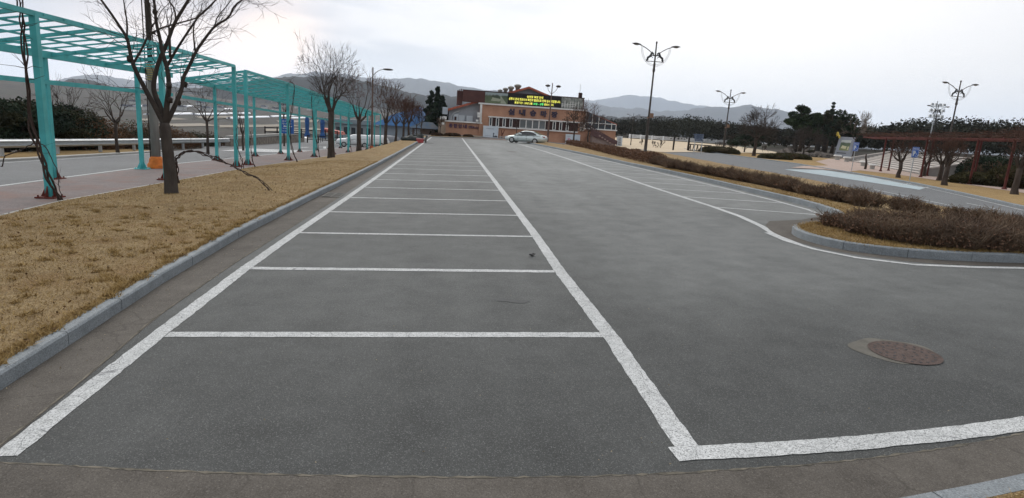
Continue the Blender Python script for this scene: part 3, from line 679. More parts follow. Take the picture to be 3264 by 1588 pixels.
# wooded slope behind the paddock and the red pergola: a far wood that reads as one mass
SIL = ([1700, 1960, 2035, 2118, 2195, 2250, 2300, 2349, 2420, 2488, 2560, 2650, 2730, 2806, 2845, 2883, 2940, 3017, 3075, 3151, 3262, 3600, 4200], [372, 377, 374, 370, 364, 374, 384, 391, 396, 406, 408, 402, 396, 394, 385, 377, 374, 373, 371, 377, 384, 400, 430])
rng = np.random.RandomState(3); Cn = []; S = []
def crowns(n, azr, rr, hr, dens, jag=.25):
    for _ in range(n):
        az = rng.uniform(*azr); r = rng.uniform(*rr); x, y = r*math.sin(az), r*math.cos(az)
        if x < 24 or (x < 150 and y < 205 and x > 24 and r < 200 and az < .5): continue
        z = terrain(x, y); ppx = pix(x, y, 2.03)[0]
        if ppx < 1700 or ppx > 4200: continue
        hy = pix(x, y, 2.03)[1]; top_ = (hy-np.interp(ppx, SIL[0], SIL[1]))/CF*math.hypot(x, y)*math.cos(az-CYAW)*.97+CH
        h = (top_-z)*rng.uniform(.74, 1.03)-rng.uniform(0, .8)
        if h < 1.5: continue
        w = min(h*rng.uniform(.30, .48), 3.2); m_ = dens
        v = rng.normal(size=(m_, 3)); v /= np.linalg.norm(v, axis=1)[:, None]; q = rng.uniform(.5, 1, size=(m_, 1))
        Cn.append(np.array([x, y, z+h*.55])+v*q*np.array([w, w, h*.5])); S.append(rng.uniform(.5, 1.25, m_)*.42)
crowns(1100, (.16, .80), (205, 300), (6, 10), 60)
crowns(520, (.44, .95), (160, 225), (6, 9.5), 70)
crowns(500, (.2, .9), (300, 420), (7, 10.5), 36)
o = leaf_mesh('forest', np.concatenate(Cn), None, np.concatenate(S), FORESTM, None, 4)
tag(o, 'dark wooded slope of pines closing the view behind the riding paddock', 'forest', None, 'stuff')
# ================= teal pergolas ===================================================
TEAL = mat('teal_paint', (.06, .39, .40), .5, .22, 2.2, .5, coord='pos', detail=6.)
RUST = mat('red_oxide_primer', (.13, .03, .022), .8, .35, 12., .2)
def pergola(label, front, back, zf, zb, y0, y1, cross, nlong, rail=True):
    t = thing('pergola', label, 'pergola', (front[0][0], front[0][1], g(*front[0])))
    fx = lambda y: np.interp(y, [p[1] for p in front], [p[0] for p in front])
    bx = lambda y: np.interp(y, [p[1] for p in back], [p[0] for p in back])
    for k, (x, y) in enumerate(front+back):
        isf = k < len(front); z1 = zf(y) if isf else zb(y); z0 = g(x, y)+.05; w = .135 if isf else .125
        M = MB(); M.beam((x, y, z0), (x, y, z1), w, w, (0, 1, 0)); p = M.build('post', TEAL, t)
        M = MB(); b = .21; M.add([(x-b, y-b, z0), (x+b, y-b, z0), (x+b, y+b, z0), (x-b, y+b, z0), (x-b, y-b, z0+.03), (x+b, y-b, z0+.03), (x+b, y+b, z0+.03), (x-b, y+b, z0+.03)], [(4, 5, 6, 7), (0, 1, 5, 4), (1, 2, 6, 5), (2, 3, 7, 6), (3, 0, 4, 7)])
        for dx, dy in ((1, 0), (-1, 0), (0, 1), (0, -1)):
            u = np.array([dx, dy, 0.]); n = np.array([-dy, dx, 0.])*.012; o = np.array([x, y, z0+.03])
            V = [o+u*.075, o+u*.19, o+u*.08+np.array([0, 0, .22]), o+u*.075+np.array([0, 0, .24])]
            M.add([v-n for v in V]+[v+n for v in V], [(3, 2, 1, 0), (4, 5, 6, 7), (0, 1, 5, 4), (1, 2, 6, 5), (2, 3, 7, 6)])
        for dx in (-.16, .16):
            for dy in (-.16, .16): M.tube([(x+dx, y+dy, z0+.03), (x+dx, y+dy, z0+.07)], .018, 6)
        tl = TEAL if (not isf and 20 < y < 26) else RUST
        M.build('base_plate', tl, t)
    def line(fn, fz, w, h, name, ya=y0, yb=y1, dz=0):
        M = MB(); n = max(2, int((yb-ya)/6)); Y = [ya+(yb-ya)*i/n for i in range(n+1)]
        for a, b in zip(Y, Y[1:]): M.beam((fn(a), a, fz(a)+dz), (fn(b), b, fz(b)+dz), w, h)
        M.build(name, TEAL, t)
    line(fx, lambda y: zf(y)+.003, .11, .11, 'beam'); line(bx, lambda y: zb(y)+.003, .14, .20, 'beam')
    if rail: line(bx, lambda y: zb(y)-.78, .08, .13, 'rail')
    for i in range(1, nlong):
        u = i/nlong; line(lambda y, u=u: fx(y)*(1-u)+bx(y)*u, lambda y, u=u: zf(y)*(1-u)+zb(y)*u, .035, .05, 'purlin', dz=-.02)
    n = int((y1-y0)/cross)
    for i in range(n+1):
        y = y0+(y1-y0)*i/n; M = MB(); big = i % 4 == 0; yb = y
        w, h = (.06, .085) if big else (.035, .04)
        M.beam((fx(y)+.07*(0 if big else 1), y, zf(y)+(0. if big else .03)), (bx(yb)-(0 if big else .07), yb, zb(yb)+(0 if big else .06)), w, h)
        M.build('rafter', TEAL, t)
    return t
fA = [(-9.25, 9.3), (-9.11, 14.7), (-8.85, 19.9), (-9.12, 27.0)]; bA = [(-12.0, 13.6), (-11.85, 19.41), (-11.62, 24.18)]
pergola('near teal steel pergola whose slatted roof spans the left foreground', fA, bA, lambda y: 3.79, lambda y: 3.24, 8.9, 27.0, .66, 4)
fB = [(-9.2, 28.7), (-8.9, 34.6), (-8.9, 41.0), (-8.9, 47.6), (-8.8, 53.8), (-8.8, 60), (-8.8, 66), (-8.8, 72), (-8.8, 78)]
bB = [(-11.9, 32.4), (-12.1, 39.2), (-12.2, 45.3), (-12.3, 51.3), (-12.3, 57.5), (-12.3, 63.6), (-12.3, 70), (-12.3, 76)]
pergola('long far teal steel pergola running on down the path behind the trees', fB, bB, lambda y: 3.72-.0245*(y-28.7), lambda y: 3.2-.0245*(y-28.7), 28.7, 78, .45, 5)
# ---- bare climbing stems
VINE = mat('vine_stem', (.055, .038, .032), .95, .3, 9., .1)
def vine(label, P, r=.022, strands=2, seed=0, twigs=6, group='vine stems along the pergola'):
    rng = np.random.RandomState(seed); M = MB(); P = [np.array(p, float) for p in smooth_path(P, 2)]
    for s_ in range(strands):
        off = [rng.normal(size=3)*.025 for _ in P]; off = [sum(off[max(0, i-1):i+2])/2 for i in range(len(P))]
        M.tube([p+o+np.array([math.sin(i*.9+s_*3)*.028, math.cos(i*.9+s_*3)*.028, 0]) for i, (p, o) in enumerate(zip(P, off))], [r*(1-.5*i/len(P)) for i in range(len(P))], 6)
    for _ in range(twigs):
        i = rng.randint(len(P)//3, len(P)); p = P[i]; d = rng.normal(size=3); d[2] = abs(d[2]); d /= np.linalg.norm(d)
        M.tube([p, p+d*.15+rng.normal(size=3)*.02, p+d*rng.uniform(.25, .5)+rng.normal(size=3)*.05], [r*.35, r*.25, r*.12], 4)
    o = M.build('vine', VINE, smooth=True); tag(o, label, 'vine', group)
x, y, z = G(192, 645)
vine('thick twisted bare vine climbing the nearest teal post', [(x, y, z), (x-.12, y-.1, z+.6), (x-.35, y-.1, z+1.3), (x-.5, y+.05, z+2.0), (x-.42, y, z+3.), (x-.5, y+.1, 3.6), (x-.45, y, 4.0), (x-.5, y, 4.35)], .024, 3, 1, 12)
a = [T(px, py, Y) for px, py, Y in ((0, 525, 15.0), (40, 490, 14.8), (85, 462, 14.6), (125, 460, 14.5), (158, 480, 14.4), (178, 530, 14.3), (195, 590, 14.2), (192, 645, 14.4))]
vine('thin bare stem arching left across the nearest teal post at rail height', a, .014, 1, 2, 5, None)
b = [(548+22, 583, 18.3), (562, 535, 18.3), (560, 512, 18.2), (570, 495, 18.1), (590, 484, 18), (620, 481, 18), (655, 492, 17.8), (695, 507, 17.6), (730, 523, 17.2), (765, 543, 16.8), (800, 562, 16.3), (835, 577, 15.9), (868, 583, 15.7)]
P_ = [T(*q) for q in b]; P_[-1] = (P_[-1][0], P_[-1][1], g(P_[-1][0], P_[-1][1])+.12)
vine('bundle of bare stems arching from behind the near tree down to the lawn', P_, .017, 4, 3, 3, None)
for k, (px, py, pts, lab) in enumerate(((948, 520, [(928, 470), (921, 400), (935, 330), (938, 270), (925, 260)], 'thick dark vine leaning on the second post of the far pergola'),
        (1021, 505, [(1010, 455), (1000, 400), (993, 345), (995, 300)], 'slender dark vine on the third post of the far pergola'),
        (775, 545, [(768, 500), (760, 470), (752, 440), (755, 400)], 'thin vine in the gap between the two pergolas'),
        (813, 540, [(802, 500), (796, 460), (800, 420)], 'thin vine beside the first post of the far pergola'),
        (1122, 492, [(1116, 440), (1112, 380), (1116, 330)], 'vine on the fifth post of the far pergola'),
        (1182, 482, [(1176, 440), (1178, 400), (1180, 365)], 'fine vine by the farther posts near the third tree'))):
    B = G(px, py); vine(lab, [B]+[T(u, v, B[1]+.1*i) for i, (u, v) in enumerate(pts)], .022 if k < 2 else .014, 2, 10+k, 5)
# ================= row of bare trees on the lawn ===================================
def near_tree():
    loc = np.array(G(548, 632)); t = thing('bare_tree', 'nearest bare tree with thick forking limbs in front of the teal pergola', 'tree', tuple(loc), 'bare trees in the row on the lawn')
    Y0 = loc[1]; rng = np.random.RandomState(11); A, B, Wt = MB(), MB(), MB()
    def at(px, py, dy): return np.array(T(px, py, Y0+dy))
    z6 = lambda x, y: (300+x*.3032, y*.3032)
    A.tube([at(548, 640, 0), at(547, 622, 0), at(543, 560, 0), at(537, 500, 0), at(530, 440, 0), at(526, 405, 0), at(524, 392, 0)], [.23, .165, .14, .13, .12, .125, .10], 14)
    base = at(526, 402, 0)
    limbs = [  # (points in the enlarged picture, depth offsets at the end, start radius, end radius)
        ([(740, 1290), (640, 1120), (560, 980), (480, 830), (400, 660), (380, 560), (350, 400), (270, 280), (170, 130), (60, -20), (-60, -160)], -.8, .095, .022),
        ([(420, 655), (500, 520), (570, 370), (600, 280), (640, 240)], .5, .04, .022),
        ([(345, 380), (350, 250), (320, 80), (300, -80)], -.2, .032, .012),
        ([(745, 1290), (700, 1130), (630, 980), (625, 860), (680, 640), (760, 480), (840, 250), (920, 120), (1010, -30), (1080, -200)], .6, .10, .035),
        ([(750, 1290), (770, 1050), (790, 920), (775, 740), (720, 560), (700, 440), (650, 230), (640, 60), (600, -120)], -.4, .10, .03),
        ([(770, 690), (830, 580), (930, 420), (1030, 270), (1100, 170), (1200, 80), (1320, -40)], .9, .05, .02),
        ([(800, 600), (795, 450), (790, 290)], .2, .045, .03),
        ([(600, 350), (720, 290), (860, 250), (1000, 215), (1110, 175), (1250, 40)], -.7, .032, .015),
        ([(760, 1290), (850, 1120), (930, 920), (930, 830), (1000, 700), (1070, 540), (1170, 400), (1270, 270), (1420, 190), (1470, 60), (1600, -30)], 1.0, .085, .022),
        ([(1062, 540), (1040, 330), (1060, 220), (1110, 130)], .2, .03, .012),
        ([(860, 240), (850, 100), (780, 0), (700, -100)], .3, .03, .015),
        ([(1270, 270), (1290, 180), (1400, 60), (1480, -60)], .1, .022, .01)]
    P = dict(up=.2, wob=.2, spread=1.15, fork=(0, 2, 3, 3), rtw=.009)
    for pts, dep, r0, r1 in limbs:
        n = len(pts); W3 = []
        first = pts[0][1] > 1200
        for i, q in enumerate(pts):
            dy = dep*(i/(n-1))**1.2 if first else dep*(.4+.6*i/(n-1)); W3.append(at(*z6(*q), dy))
        if first: W3[0] = base.copy()
        r0 *= .74; r1 *= .8; R = [r0+(r1-r0)*(i/(n-1))**.7 for i in range(n)]
        Sx = [p for p in smooth_path([np.array(p) for p in W3], 1)]; Rs = list(np.interp(np.linspace(0, 1, len(Sx)), np.linspace(0, 1, n), R))
        B.tube(Sx, Rs, 9, cap=True)
        for i in range(2, len(Sx)):
            if Rs[i] < .06:
                for _ in range(1 if rng.uniform() < .62 else 0):
                    d = Sx[i]-Sx[i-1]; d /= np.linalg.norm(d); ax = rng.normal(size=3); ax -= d*(ax@d); ax /= np.linalg.norm(ax); a_ = rng.uniform(.5, 1.0)
                    nd = d*math.cos(a_)+ax*math.sin(a_); grow(B, Wt, Sx[i], nd, min(.010, Rs[i]*.4), rng.uniform(.3, .65), 2, rng, P)
        d = Sx[-1]-Sx[-2]; d /= np.linalg.norm(d); grow(B, Wt, Sx[-1], d, r1*.7, .7, 3, rng, P)
    for q in ((790, 900, -.3), (800, 1050, -.1), (955, 890, .3), (370, 620, -.5), (890, 1080, .3), (640, 130, -.3)):   # pruning stubs
        c = at(*z6(q[0], q[1]), q[2]); B.blob(c, (.06, .06, .07), int(q[0]), .25, 8)
    A.build('trunk', BARK, t, smooth=True); c = B.build('crown', mat('limb_bark', (.055, .045, .039), .95, .3, 5., .1), t, smooth=True); Wt.build('twigs', TWIG, c)
near_tree()
rows = [(-6.45, 33.9, 5.9, 2.2, 2.5, .165, 41, TWIG, 'second bare tree of the row, tall vase shape with blunt pruned tips', (0, 2, 2, 3, 3, 3), 7),
        (-6.2, 42.3, 5.5, 2.0, 2.2, .15, 52, TWIGR, 'third bare tree of the row, brownish crown overlapping the street lamp', (0, 3, 3, 3, 2, 2), 6),
        (-5.8, 55.8, 5.6, 2.2, 2.0, .15, 63, TWIGR, 'fourth bare tree of the row, wide crown on a straight trunk', (0, 3, 3, 3, 2, 2), 6),
        (-5.6, 63.5, 4.8, 1.7, 1.9, .12, 64, TWIGR, 'fifth, slighter bare tree of the row with a reddish crown', (0, 3, 3, 3, 2), 6),
        (-5.3, 70.0, 4.9, 2.0, 1.8, .13, 65, TWIGR, 'sixth bare tree of the row, dense reddish brown crown', (0, 3, 3, 3, 3), 7),
        (-4.95, 73.0, 4.9, 2.1, 1.8, .13, 66, TWIGR, 'seventh bare tree of the row, dense reddish crown next to the kerb end', (0, 3, 3, 3, 3), 7)]
for (x, y, H, cr, th, tr, sd_, tw, lab, fk, nl) in rows:
    z = g(x, y)+.1; bare_tree((x, y, z), lab, H-z, cr, sd_, tr, th, nl, len(fk)-1 if len(fk) < 6 else 5, tw, BARK2, 'bare trees in the row on the lawn', fork=fk, rtw=.02)
for (px, py, Y, H, cr, lab, s_) in ((1327, 440, 84, 4.0, 1.1, 'thin young bare tree at the far kerb beside the bicycle', 71), (1342, 440, 82, 4.3, 1.3, 'slender bare tree at the lot corner before the kiosk', 72), (1402, 432, 90.5, 3.0, .9, 'small pruned bare tree in front of the ticket office wall', 73)):
    x = T(px, py, Y)[0]; bare_tree((x, Y, g(x, Y)), lab, H, cr, s_, .07, 1.5, 4, 3, TWIG, BARK2, fork=(0, 3, 3, 3), rtw=.02)
for (px, py, Y, H, cr, th, lab, s_, sp) in ((373, 437, 36, 4.4, 1.9, .9, 'bare multi stemmed tree behind the guardrail left of the near tree', 81, 1.45), (661, 440, 42, 4.4, 1.9, 1.1, 'bare tree behind the guardrail seen through the first pergola', 82, 1.4), (215, 440, 38, 3.6, 1.5, 1.1, 'pale twiggy bare tree behind the nearest post', 83, 1.3),
        (775, 452, 50, 2.6, .6, .6, 'thin leaning sapling behind the guardrail in the pergola gap', 84, .8), (905, 400, 70, 3.2, 1.0, 1.2, 'slender bare tree behind the blue road sign', 85, 1.)):
    x, _, z = T(px, py, Y); z0 = terrain(x, Y)-.07; z_ = min(z, z0+.3) if z < z0 else z0
    bare_tree((x, Y, z0), lab, H+(z-z0), cr, s_, .085, th+(z-z0), 5, 3, TWIG, BARK2, fork=(0, 3, 3, 3), spread=sp, rtw=.02)
# evergreen and rusty thicket on the slope below the guardrail
def on_slope(px, Y, r=1.5):
    while T(px, 430, Y)[0] > -20.6-r*.9: Y += .5
    x = T(px, 430, Y)[0]; return (x, Y, terrain(x, Y)-.1)
pines = [(-60, 31, 6.4, 2.2), (15, 30, 5.6, 2.0), (75, 32, 5.6, 2.0), (140, 33, 5.4, 2.0), (200, 38, 5.3, 2.2), (255, 46, 6.0, 2.2), (-20, 38, 7.2, 2.6), (110, 42, 7.0, 2.6)]
pd = ['beyond the left picture edge', 'at the far left end of the guardrail', 'second in the thicket from the left end', 'just left of the nearest teal post', 'right behind the nearest teal post', 'thinning out right of the nearest post', 'rising in the back of the thicket at far left', 'rising in the back behind the nearest post']
for k, (px, Y, H, cr) in enumerate(pines):
    p = on_slope(px, Y, cr); H_ = max(2.6, (TT(px, 356-6*(k % 3)+(14 if px > 150 else 0), p[0], p[1])-p[2]))
    leafy_tree(p, 'dark evergreen '+pd[k], H_, cr, 100+k, (PINE2, CEDAR)[k % 2], .4, .12, 'round', 7000, .085, group='dark evergreens below the guardrail', nc=20, clumpr=.38)
br = [(230, 33, 1.9), (300, 35, 2.3), (335, 34, 1.8), (420, 37, 2.3), (465, 38, 2.2), (520, 40, 2.0), (580, 41, 1.4), (290, 30, 1.3), (390, 31, 1.3), (640, 46, 1.6), (690, 48, 1.3)]
bd = ['behind the nearest teal post', 'reddest, right of the nearest post', 'low, left of the bare multi stemmed tree', 'around the foot of the multi stemmed tree', 'left of the utility pole', 'behind the utility pole and near trunk', 'low, right of the near trunk', 'hugging the guardrail by the nearest post', 'hugging the guardrail under the multi stemmed tree', 'at the foot of the second bare tree', 'where the guardrail turns']
for k, (px, Y, r) in enumerate(br):
    p = on_slope(px, Y, r); tpy = 14+(352, 356, 368, 372, 378, 382, 408, 410, 414, 405, 420)[k]
    leafy_tree(p, 'dry rusty thicket bush '+bd[k], max(1., TT(px, tpy, p[0], p[1])-p[2]), r, 130+k, BRUSH if k not in (3, 9) else CEDAR, .2, .04, 'bush', 4200, .058, name='thicket_bush', group='rusty bushes below the guardrail', nc=16, stems=3, clumpr=.42, cat='bush')
# ================= utility pole, street lamp, guardrail ============================
CONCP = mat('grey_pole_concrete', (.21, .20, .185), .9, .25, 3., .2, stretch=(3, 3, .3))
ORANGE = mat('orange_rubber', (.62, .17, .03), .7, .3, 5., .3)
YEL = mat('yellow_band', (.45, .36, .12), .7, .3, 6., .3); BLK = mat('black_metal', (.02, .02, .022), .6, .2, 5., .3)
x, y, z = G(500, 540); z -= .02
t = thing('utility_pole', 'tall weathered utility pole with orange rubber foot beside the pergola', 'utility pole', (x, y, z))
M = MB(); M.tube([(x, y, z), (x-.02, y, z+4.05)], [.165, .14], 16); M.build('shaft', CONCP, t, smooth=True)
M = MB(); M.tube([(x-.02, y, z+4.05), (x-.03, y, 9.5)], [.09, .075], 12)
M.tube([(x+.15, y-.05, z+4.0), (x+.10, y-.05, z+6.2)], .022, 6); M.tube([(x-.16, y-.1, z+.4), (x-.16, y-.1, 9.)], .02, 6); M.build('upper_shaft', mat('dark_pole', (.075, .06, .05), .9, .3, 4., .2, stretch=(3, 3, .3)), t, smooth=True)
M = MB(); M.lathe([(.29, 0), (.315, .06), (.32, .2), (.28, .27), (.265, .29), (.26, .31), (.245, .42), (.20, .5), (.18, .52)], (x, y, z), 20); M.build('foot_guard', ORANGE, t, smooth=True)
M = MB()
for i in range(7): M.tube([(x-.018, y, z+3.42+i*.085), (x-.018, y, z+3.45+i*.085)], .158, 16)
M.build('band', YEL, t)
GALV = mat('galvanised_steel', (.42, .44, .45), .45, .2, 3., .5, metal=.4, stretch=(1, 1, 4))
def guardrail():
    P = [(-19.4, 12), (-19.4, 22), (-19.45, 30), (-19.6, 38), (-19.8, 44), (-20.0, 48.5), (-20.2, 58)]
    t = thing('guardrail', 'galvanised steel guardrail along the left lane, long straight run', 'guardrail', (-19.5, 30, terrain(-19.5, 30)))
    prof = [(0, .0), (.02, .03), (.085, .065), (.085, .10), (.02, .14), (.02, .19), (.085, .23), (.085, .265), (.02, .30), (0, .33)]
    R = resample(P, 2); M = MB(); V = []
    for p in R:
        zz = g(p[0], p[1])+.42
        for dx, dz in prof: V.append((p[0]+dx*1.3, p[1], zz+dz*1.15))
    n = len(prof); M.add(V, [(i*n+k, (i+1)*n+k, (i+1)*n+k+1, i*n+k+1) for i in range(len(R)-1) for k in range(n-1)])
    o = M.build('rail', GALV, t); sol = o.modifiers.new('thickness', 'SOLIDIFY'); sol.thickness = .006
    y = 13.
    while y < 57:
        x = lerp_path(P, y)-.1; M = MB(); M.box(x-.07, x+.05, y-.08, y+.08, terrain(x, y)-.3, g(x, y)+.80); M.build('post', GALV, t); y += 3.9
    return t
guardrail()
# low wall with a steel rail where the lane bends away
STONE = mat('rubble_stone', (.23, .20, .17), .95, .5, 2.2, .1, bump=.8, bsc=6.)
P = [G(640, 480), G(700, 470), G(760, 463), G(820, 457), G(880, 453), G(940, 450), G(985, 450)]
P = [(-20.6, 59), (-20.8, 62), (-21.4, 70), (-22.2, 80), (-23.0, 92), (-23.4, 100)]
t = thing('retaining_wall', 'low rubble stone wall topped with a pale rail at the lane bend', 'wall', (P[0][0], P[0][1], g(*P[0])))
M = MB(); M2 = MB()
for a, b in zip(P, P[1:]):
    za, zb_ = g(*a)+.02, g(*b)+.02; ha, hb = .75+.012*(a[1]-50), .75+.012*(b[1]-50)
    M.add([(a[0]+.2, a[1], za-.5), (b[0]+.2, b[1], zb_-.5), (b[0]-.3, b[1], zb_-.5), (a[0]-.3, a[1], za-.5), (a[0]+.2, a[1], za+ha-.25), (b[0]+.2, b[1], zb_+hb-.25), (b[0]-.3, b[1], zb_+hb-.25), (a[0]-.3, a[1], za+ha-.25)], [(0, 1, 5, 4), (4, 5, 6, 7), (2, 3, 7, 6), (0, 4, 7, 3), (1, 2, 6, 5)])
    M2.beam((a[0], a[1], za+ha-.05), (b[0], b[1], zb_+hb-.05), .5, .3)
M.build('wall_body', STONE, t); M2.build('coping', EDGEC, t)
# street lamp with a single arm
LAMPM = mat('lamp_bronze', (.055, .045, .04), .55, .25, 4., .4, metal=.3)
GLASSL = mat('lamp_lens', (.30, .28, .25), .3, .1, 3., .6)
x, y = T(1185, 459, 62)[0], 62.; z = g(x, y)
t = thing('street_lamp', 'single armed street lamp with orange foot guard rising behind the third tree', 'street lamp', (x, y, z))
M = MB(); M.tube([(x, y, z), (x, y, z+3)], [.12, .1], 10); M.tube([(x, y, z+3), (x, y, 6.9)], [.1, .06], 10); M.build('shaft', mat('brown_pole', (.13, .085, .07), .7, .2, 3.), t)
M = MB(); M.lathe([(.36, 0), (.36, .12), (.22, .2), (.2, .42), (.13, .5)], (x, y, z), 14); M.build('foot_guard', mat('red_orange_guard', (.40, .10, .04), .8, .2, 3.), t)
M = MB(); M.tube(smooth_path([(x, y, 6.1), (x+.3, y-.2, 6.4), (x+.7, y-.5, 6.65), (x+1.15, y-.8, 6.72)]), .04, 6); M.build('arm', GALV, t)
M = MB(); M.blob((x+1.55, y-.9, 6.73), (.5, .2, .10), 3, .03, 12); M.build('lamp_head', LAMPM, t, smooth=True)
# ================= double lamps with rearing horses ================================
HORSE = [(.30, .0), (.34, .12), (.27, .22), (.30, .34), (.22, .46), (.10, .52), (-.02, .66), (-.06, .80), (-.12, .92), (-.20, .97), (-.24, 1.04), (-.30, .95), (-.42, .86), (-.46, .78), (-.40, .76), (-.28, .80), (-.22, .72), (-.36, .66), (-.50, .60), (-.46, .54), (-.34, .58), (-.20, .56), (-.30, .44), (-.40, .34), (-.34, .32), (-.22, .44), (-.10, .42), (.02, .32), (.12, .24), (.08, .12), (.18, .04), (.16, .0)]
def horse_lamp(label, X, Y, z0, H=10.4, rz=0., s=1., group='double lamps with horses', box=True):
    t = thing('street_lamp', label, 'street lamp', (X, Y, z0), group); t.rotation_euler = (0, 0, rz)
    def bl(M, name, m, sm_=False, p=None): return M.build(name, m, p or t, world=False, smooth=sm_)
    M = MB(); M.lathe([(.26*s, -.1), (.26*s, .06), (.19*s, .1), (.17*s, 1.2*s), (.13*s, 3.9*s), (.14*s, 3.95*s), (.11*s, 4.05*s), (.085*s, H-3.2*s), (.15*s, H-3.1*s), (.15*s, H-2.9*s), (.115*s, H-2.75*s), (.13*s, H-2.35*s), (.09*s, H-2.2*s), (.065*s, H-.25*s), (.10*s, H-.2*s), (.10*s, H-.08*s), (.03*s, H)], (0, 0, 0), 12); bl(M, 'pole', LAMPM, True)
    for sg in (-1, 1):
        M = MB(); M.tube(smooth_path([(0, 0, H-1.55*s), (sg*.55*s, 0, H-1.1*s), (sg*1.2*s, 0, H-.7*s), (sg*1.75*s, 0, H-.5*s)]), .045*s, 6)
        for dd in (0, .14):
            M.tube([(sg*(1.62-dd)*s*math.sin(a_), 0, H-.62*s-(1.95-dd)*s*math.cos(a_)) for a_ in [math.pi/2*k/12 for k in range(13)]], .016*s, 4)
        bl(M, 'arm', LAMPM)
        M = MB(); c = (sg*2.15*s, 0, H-.42*s); R_ = [(-.5, .03, .02), (-.4, .10, .06), (-.1, .17, .12), (.15, .17, .12), (.38, .10, .07), (.55, .015, .012)]
        V = []
        for (u, wy, wz) in R_:
            for k in range(10):
                a_ = 2*math.pi*k/10; V.append((c[0]+sg*u*s, c[1]+wy*s*math.cos(a_), c[2]+sg*0+wz*s*math.sin(a_)*(1 if math.sin(a_) > 0 else .8)+(.06*s*u)))
        M.add(V, [(i*10+k, i*10+(k+1) % 10, (i+1)*10+(k+1) % 10, (i+1)*10+k) for i in range(5) for k in range(10)]); hd = bl(M, 'lamp_head', LAMPM, True)
        M = MB(); M.blob((c[0]+sg*.05*s, c[1], c[2]-.09*s), (.26*s, .12*s, .05*s), 1, 0., 10); o = M.build('lens', GLASSL, hd, world=False)
        M = MB(); M.prism([(q[0]*1.05*s*(1), q[1]*.95*s) for q in HORSE], (sg*.62*s, -.02*s, H-2.05*s), (-sg*-1, 0, 0), (0, 0, 1), (0, 1, 0), .04*s); bl(M, 'horse_figure', BLK)
    M = MB(); M.box(-1.0*s, 1.0*s, -.03*s, .03*s, H-2.12*s, H-2.05*s); bl(M, 'crossbar', LAMPM)
    if box:
        M = MB(); M.box(.02, .42, -.35, -.12, 4.0, 4.5); M.box(-.25, -.1, -.3, -.1, 3.9, 4.05); bl(M, 'control_box', mat('brown_box', (.2, .12, .08), .7, .2, 3.))
    return t
x, y, z = G(2056, 487); horse_lamp('nearest double lamp with two rearing horses, standing in the hedge', x, y, z, TT(2094, 132, x, y)-z, s=1.05)
horse_lamp('double horse lamp behind the clipped shrub, middle of the view', 45.9, 98, g(45.9, 98)+.05, 10.2)
horse_lamp('double horse lamp above the red pergola at right', 74.4, 84, .9, 12.0, 0, 1.12, box=False)
horse_lamp('distant double horse lamp partly hidden by the floodlight mast', 102.3, 120, 1.2, 11.2, 0, 1.0, box=False)
x, y, z = G(2010, 464); horse_lamp('small garden lamp beside the standing signboard', x, y, z, TT(2015, 362, x, y)-z, 0, .46, None, False)
x, y, z = G(2497, 472); horse_lamp('faint small lamp near the rock garden', x, y, z, max(2.5, TT(2502, 410, x, y)-z), .3, .35, None, False)
# lamp in front of the riding hall with two cobra heads seen end on
x, Y = 13.9, 86; z = g(x, Y)
t = thing('street_lamp', 'lamp with two short arms standing before the riding hall windows', 'street lamp', (x, Y, z))
M = MB(); M.tube([(x-.05, Y, z), (x, Y, z+2.8)], [.17, .13], 8); M.tube([(x, Y, z+2.8), (x+.1, Y, 8.45)], [.12, .06], 8); M.build('pole', mat('brown_pole', (.13, .085, .07), .7, .2, 3.), t)
for sg in (-1, 1):
    M = MB(); M.tube([(x+.05, Y, 6.9), (x+sg*.55, Y-.6, 7.4), (x+sg*.72, Y-1, 7.85)], .03, 5); M.build('arm', LAMPM, t)
    M = MB(); M.blob((x+sg*.75, Y-1.3, 7.95), (.36, .5, .17), 2, .03, 10); M.build('lamp_head', LAMPM, t, smooth=True)
# floodlight mast
x, y = 103.6, 122.; t = thing('floodlight_mast', 'floodlight mast with a cluster of lamps beyond the red pergola', 'floodlight', (x, y, .8))
M = MB(); M.tube([(x-.2, y, .7), (x, y, 13.2)], [.16, .09], 8)
for zz in (9.6, 10.8, 12.0): M.box(x-1.6, x+1.6, y-.08, y+.08, zz, zz+.12)
M.build('pole', GALV, t)
for zz in (9.8, 11., 12.2):
    for dx in (-1.4, -.5, .5, 1.4):
        M = MB(); M.prism([(-.35, 0), (.35, 0), (.22, .5), (-.22, .5)], (x+dx, y-.2, zz), (1, 0, 0), (0, 0, 1), (0, -1, 0), .3); M.build('lamp_head', GALV, t)
# ================= riding hall =====================================================
def brick_mat(name, c1, c2, mortar):
    m = bpy.data.materials.new(name); m.use_nodes = True; nt = m.node_tree; b = nt.nodes['Principled BSDF']
    P = N(nt, 'ShaderNodeNewGeometry').outputs['Position']; s = N(nt, 'ShaderNodeSeparateXYZ'); L(nt, P, s.inputs[0]); c = N(nt, 'ShaderNodeCombineXYZ')
    L(nt, math_(nt, 'ADD', s.outputs[0], s.outputs[1]), c.inputs[0]); L(nt, s.outputs[2], c.inputs[1])
    br = N(nt, 'ShaderNodeTexBrick', Scale=1.); L(nt, c.outputs[0], br.inputs['Vector'])
    for k, v in (('Color1', c1), ('Color2', c2), ('Mortar', mortar)): br.inputs[k].default_value = (*v, 1)
    br.inputs['Brick Width'].default_value = .2; br.inputs['Row Height'].default_value = .075; br.inputs['Mortar Size'].default_value = .008
    n = N(nt, 'ShaderNodeTexNoise', Scale=.7, Detail=5.); L(nt, P, n.inputs['Vector'])
    L(nt, mixc(nt, .45, br.outputs[0], ramp(nt, n.outputs[0], [(.3, tuple(q*.75 for q in c1)), (.7, tuple(q*1.15 for q in c2))]).outputs[0]), b.inputs['Base Color']); b.inputs['Roughness'].default_value = .9
    return m
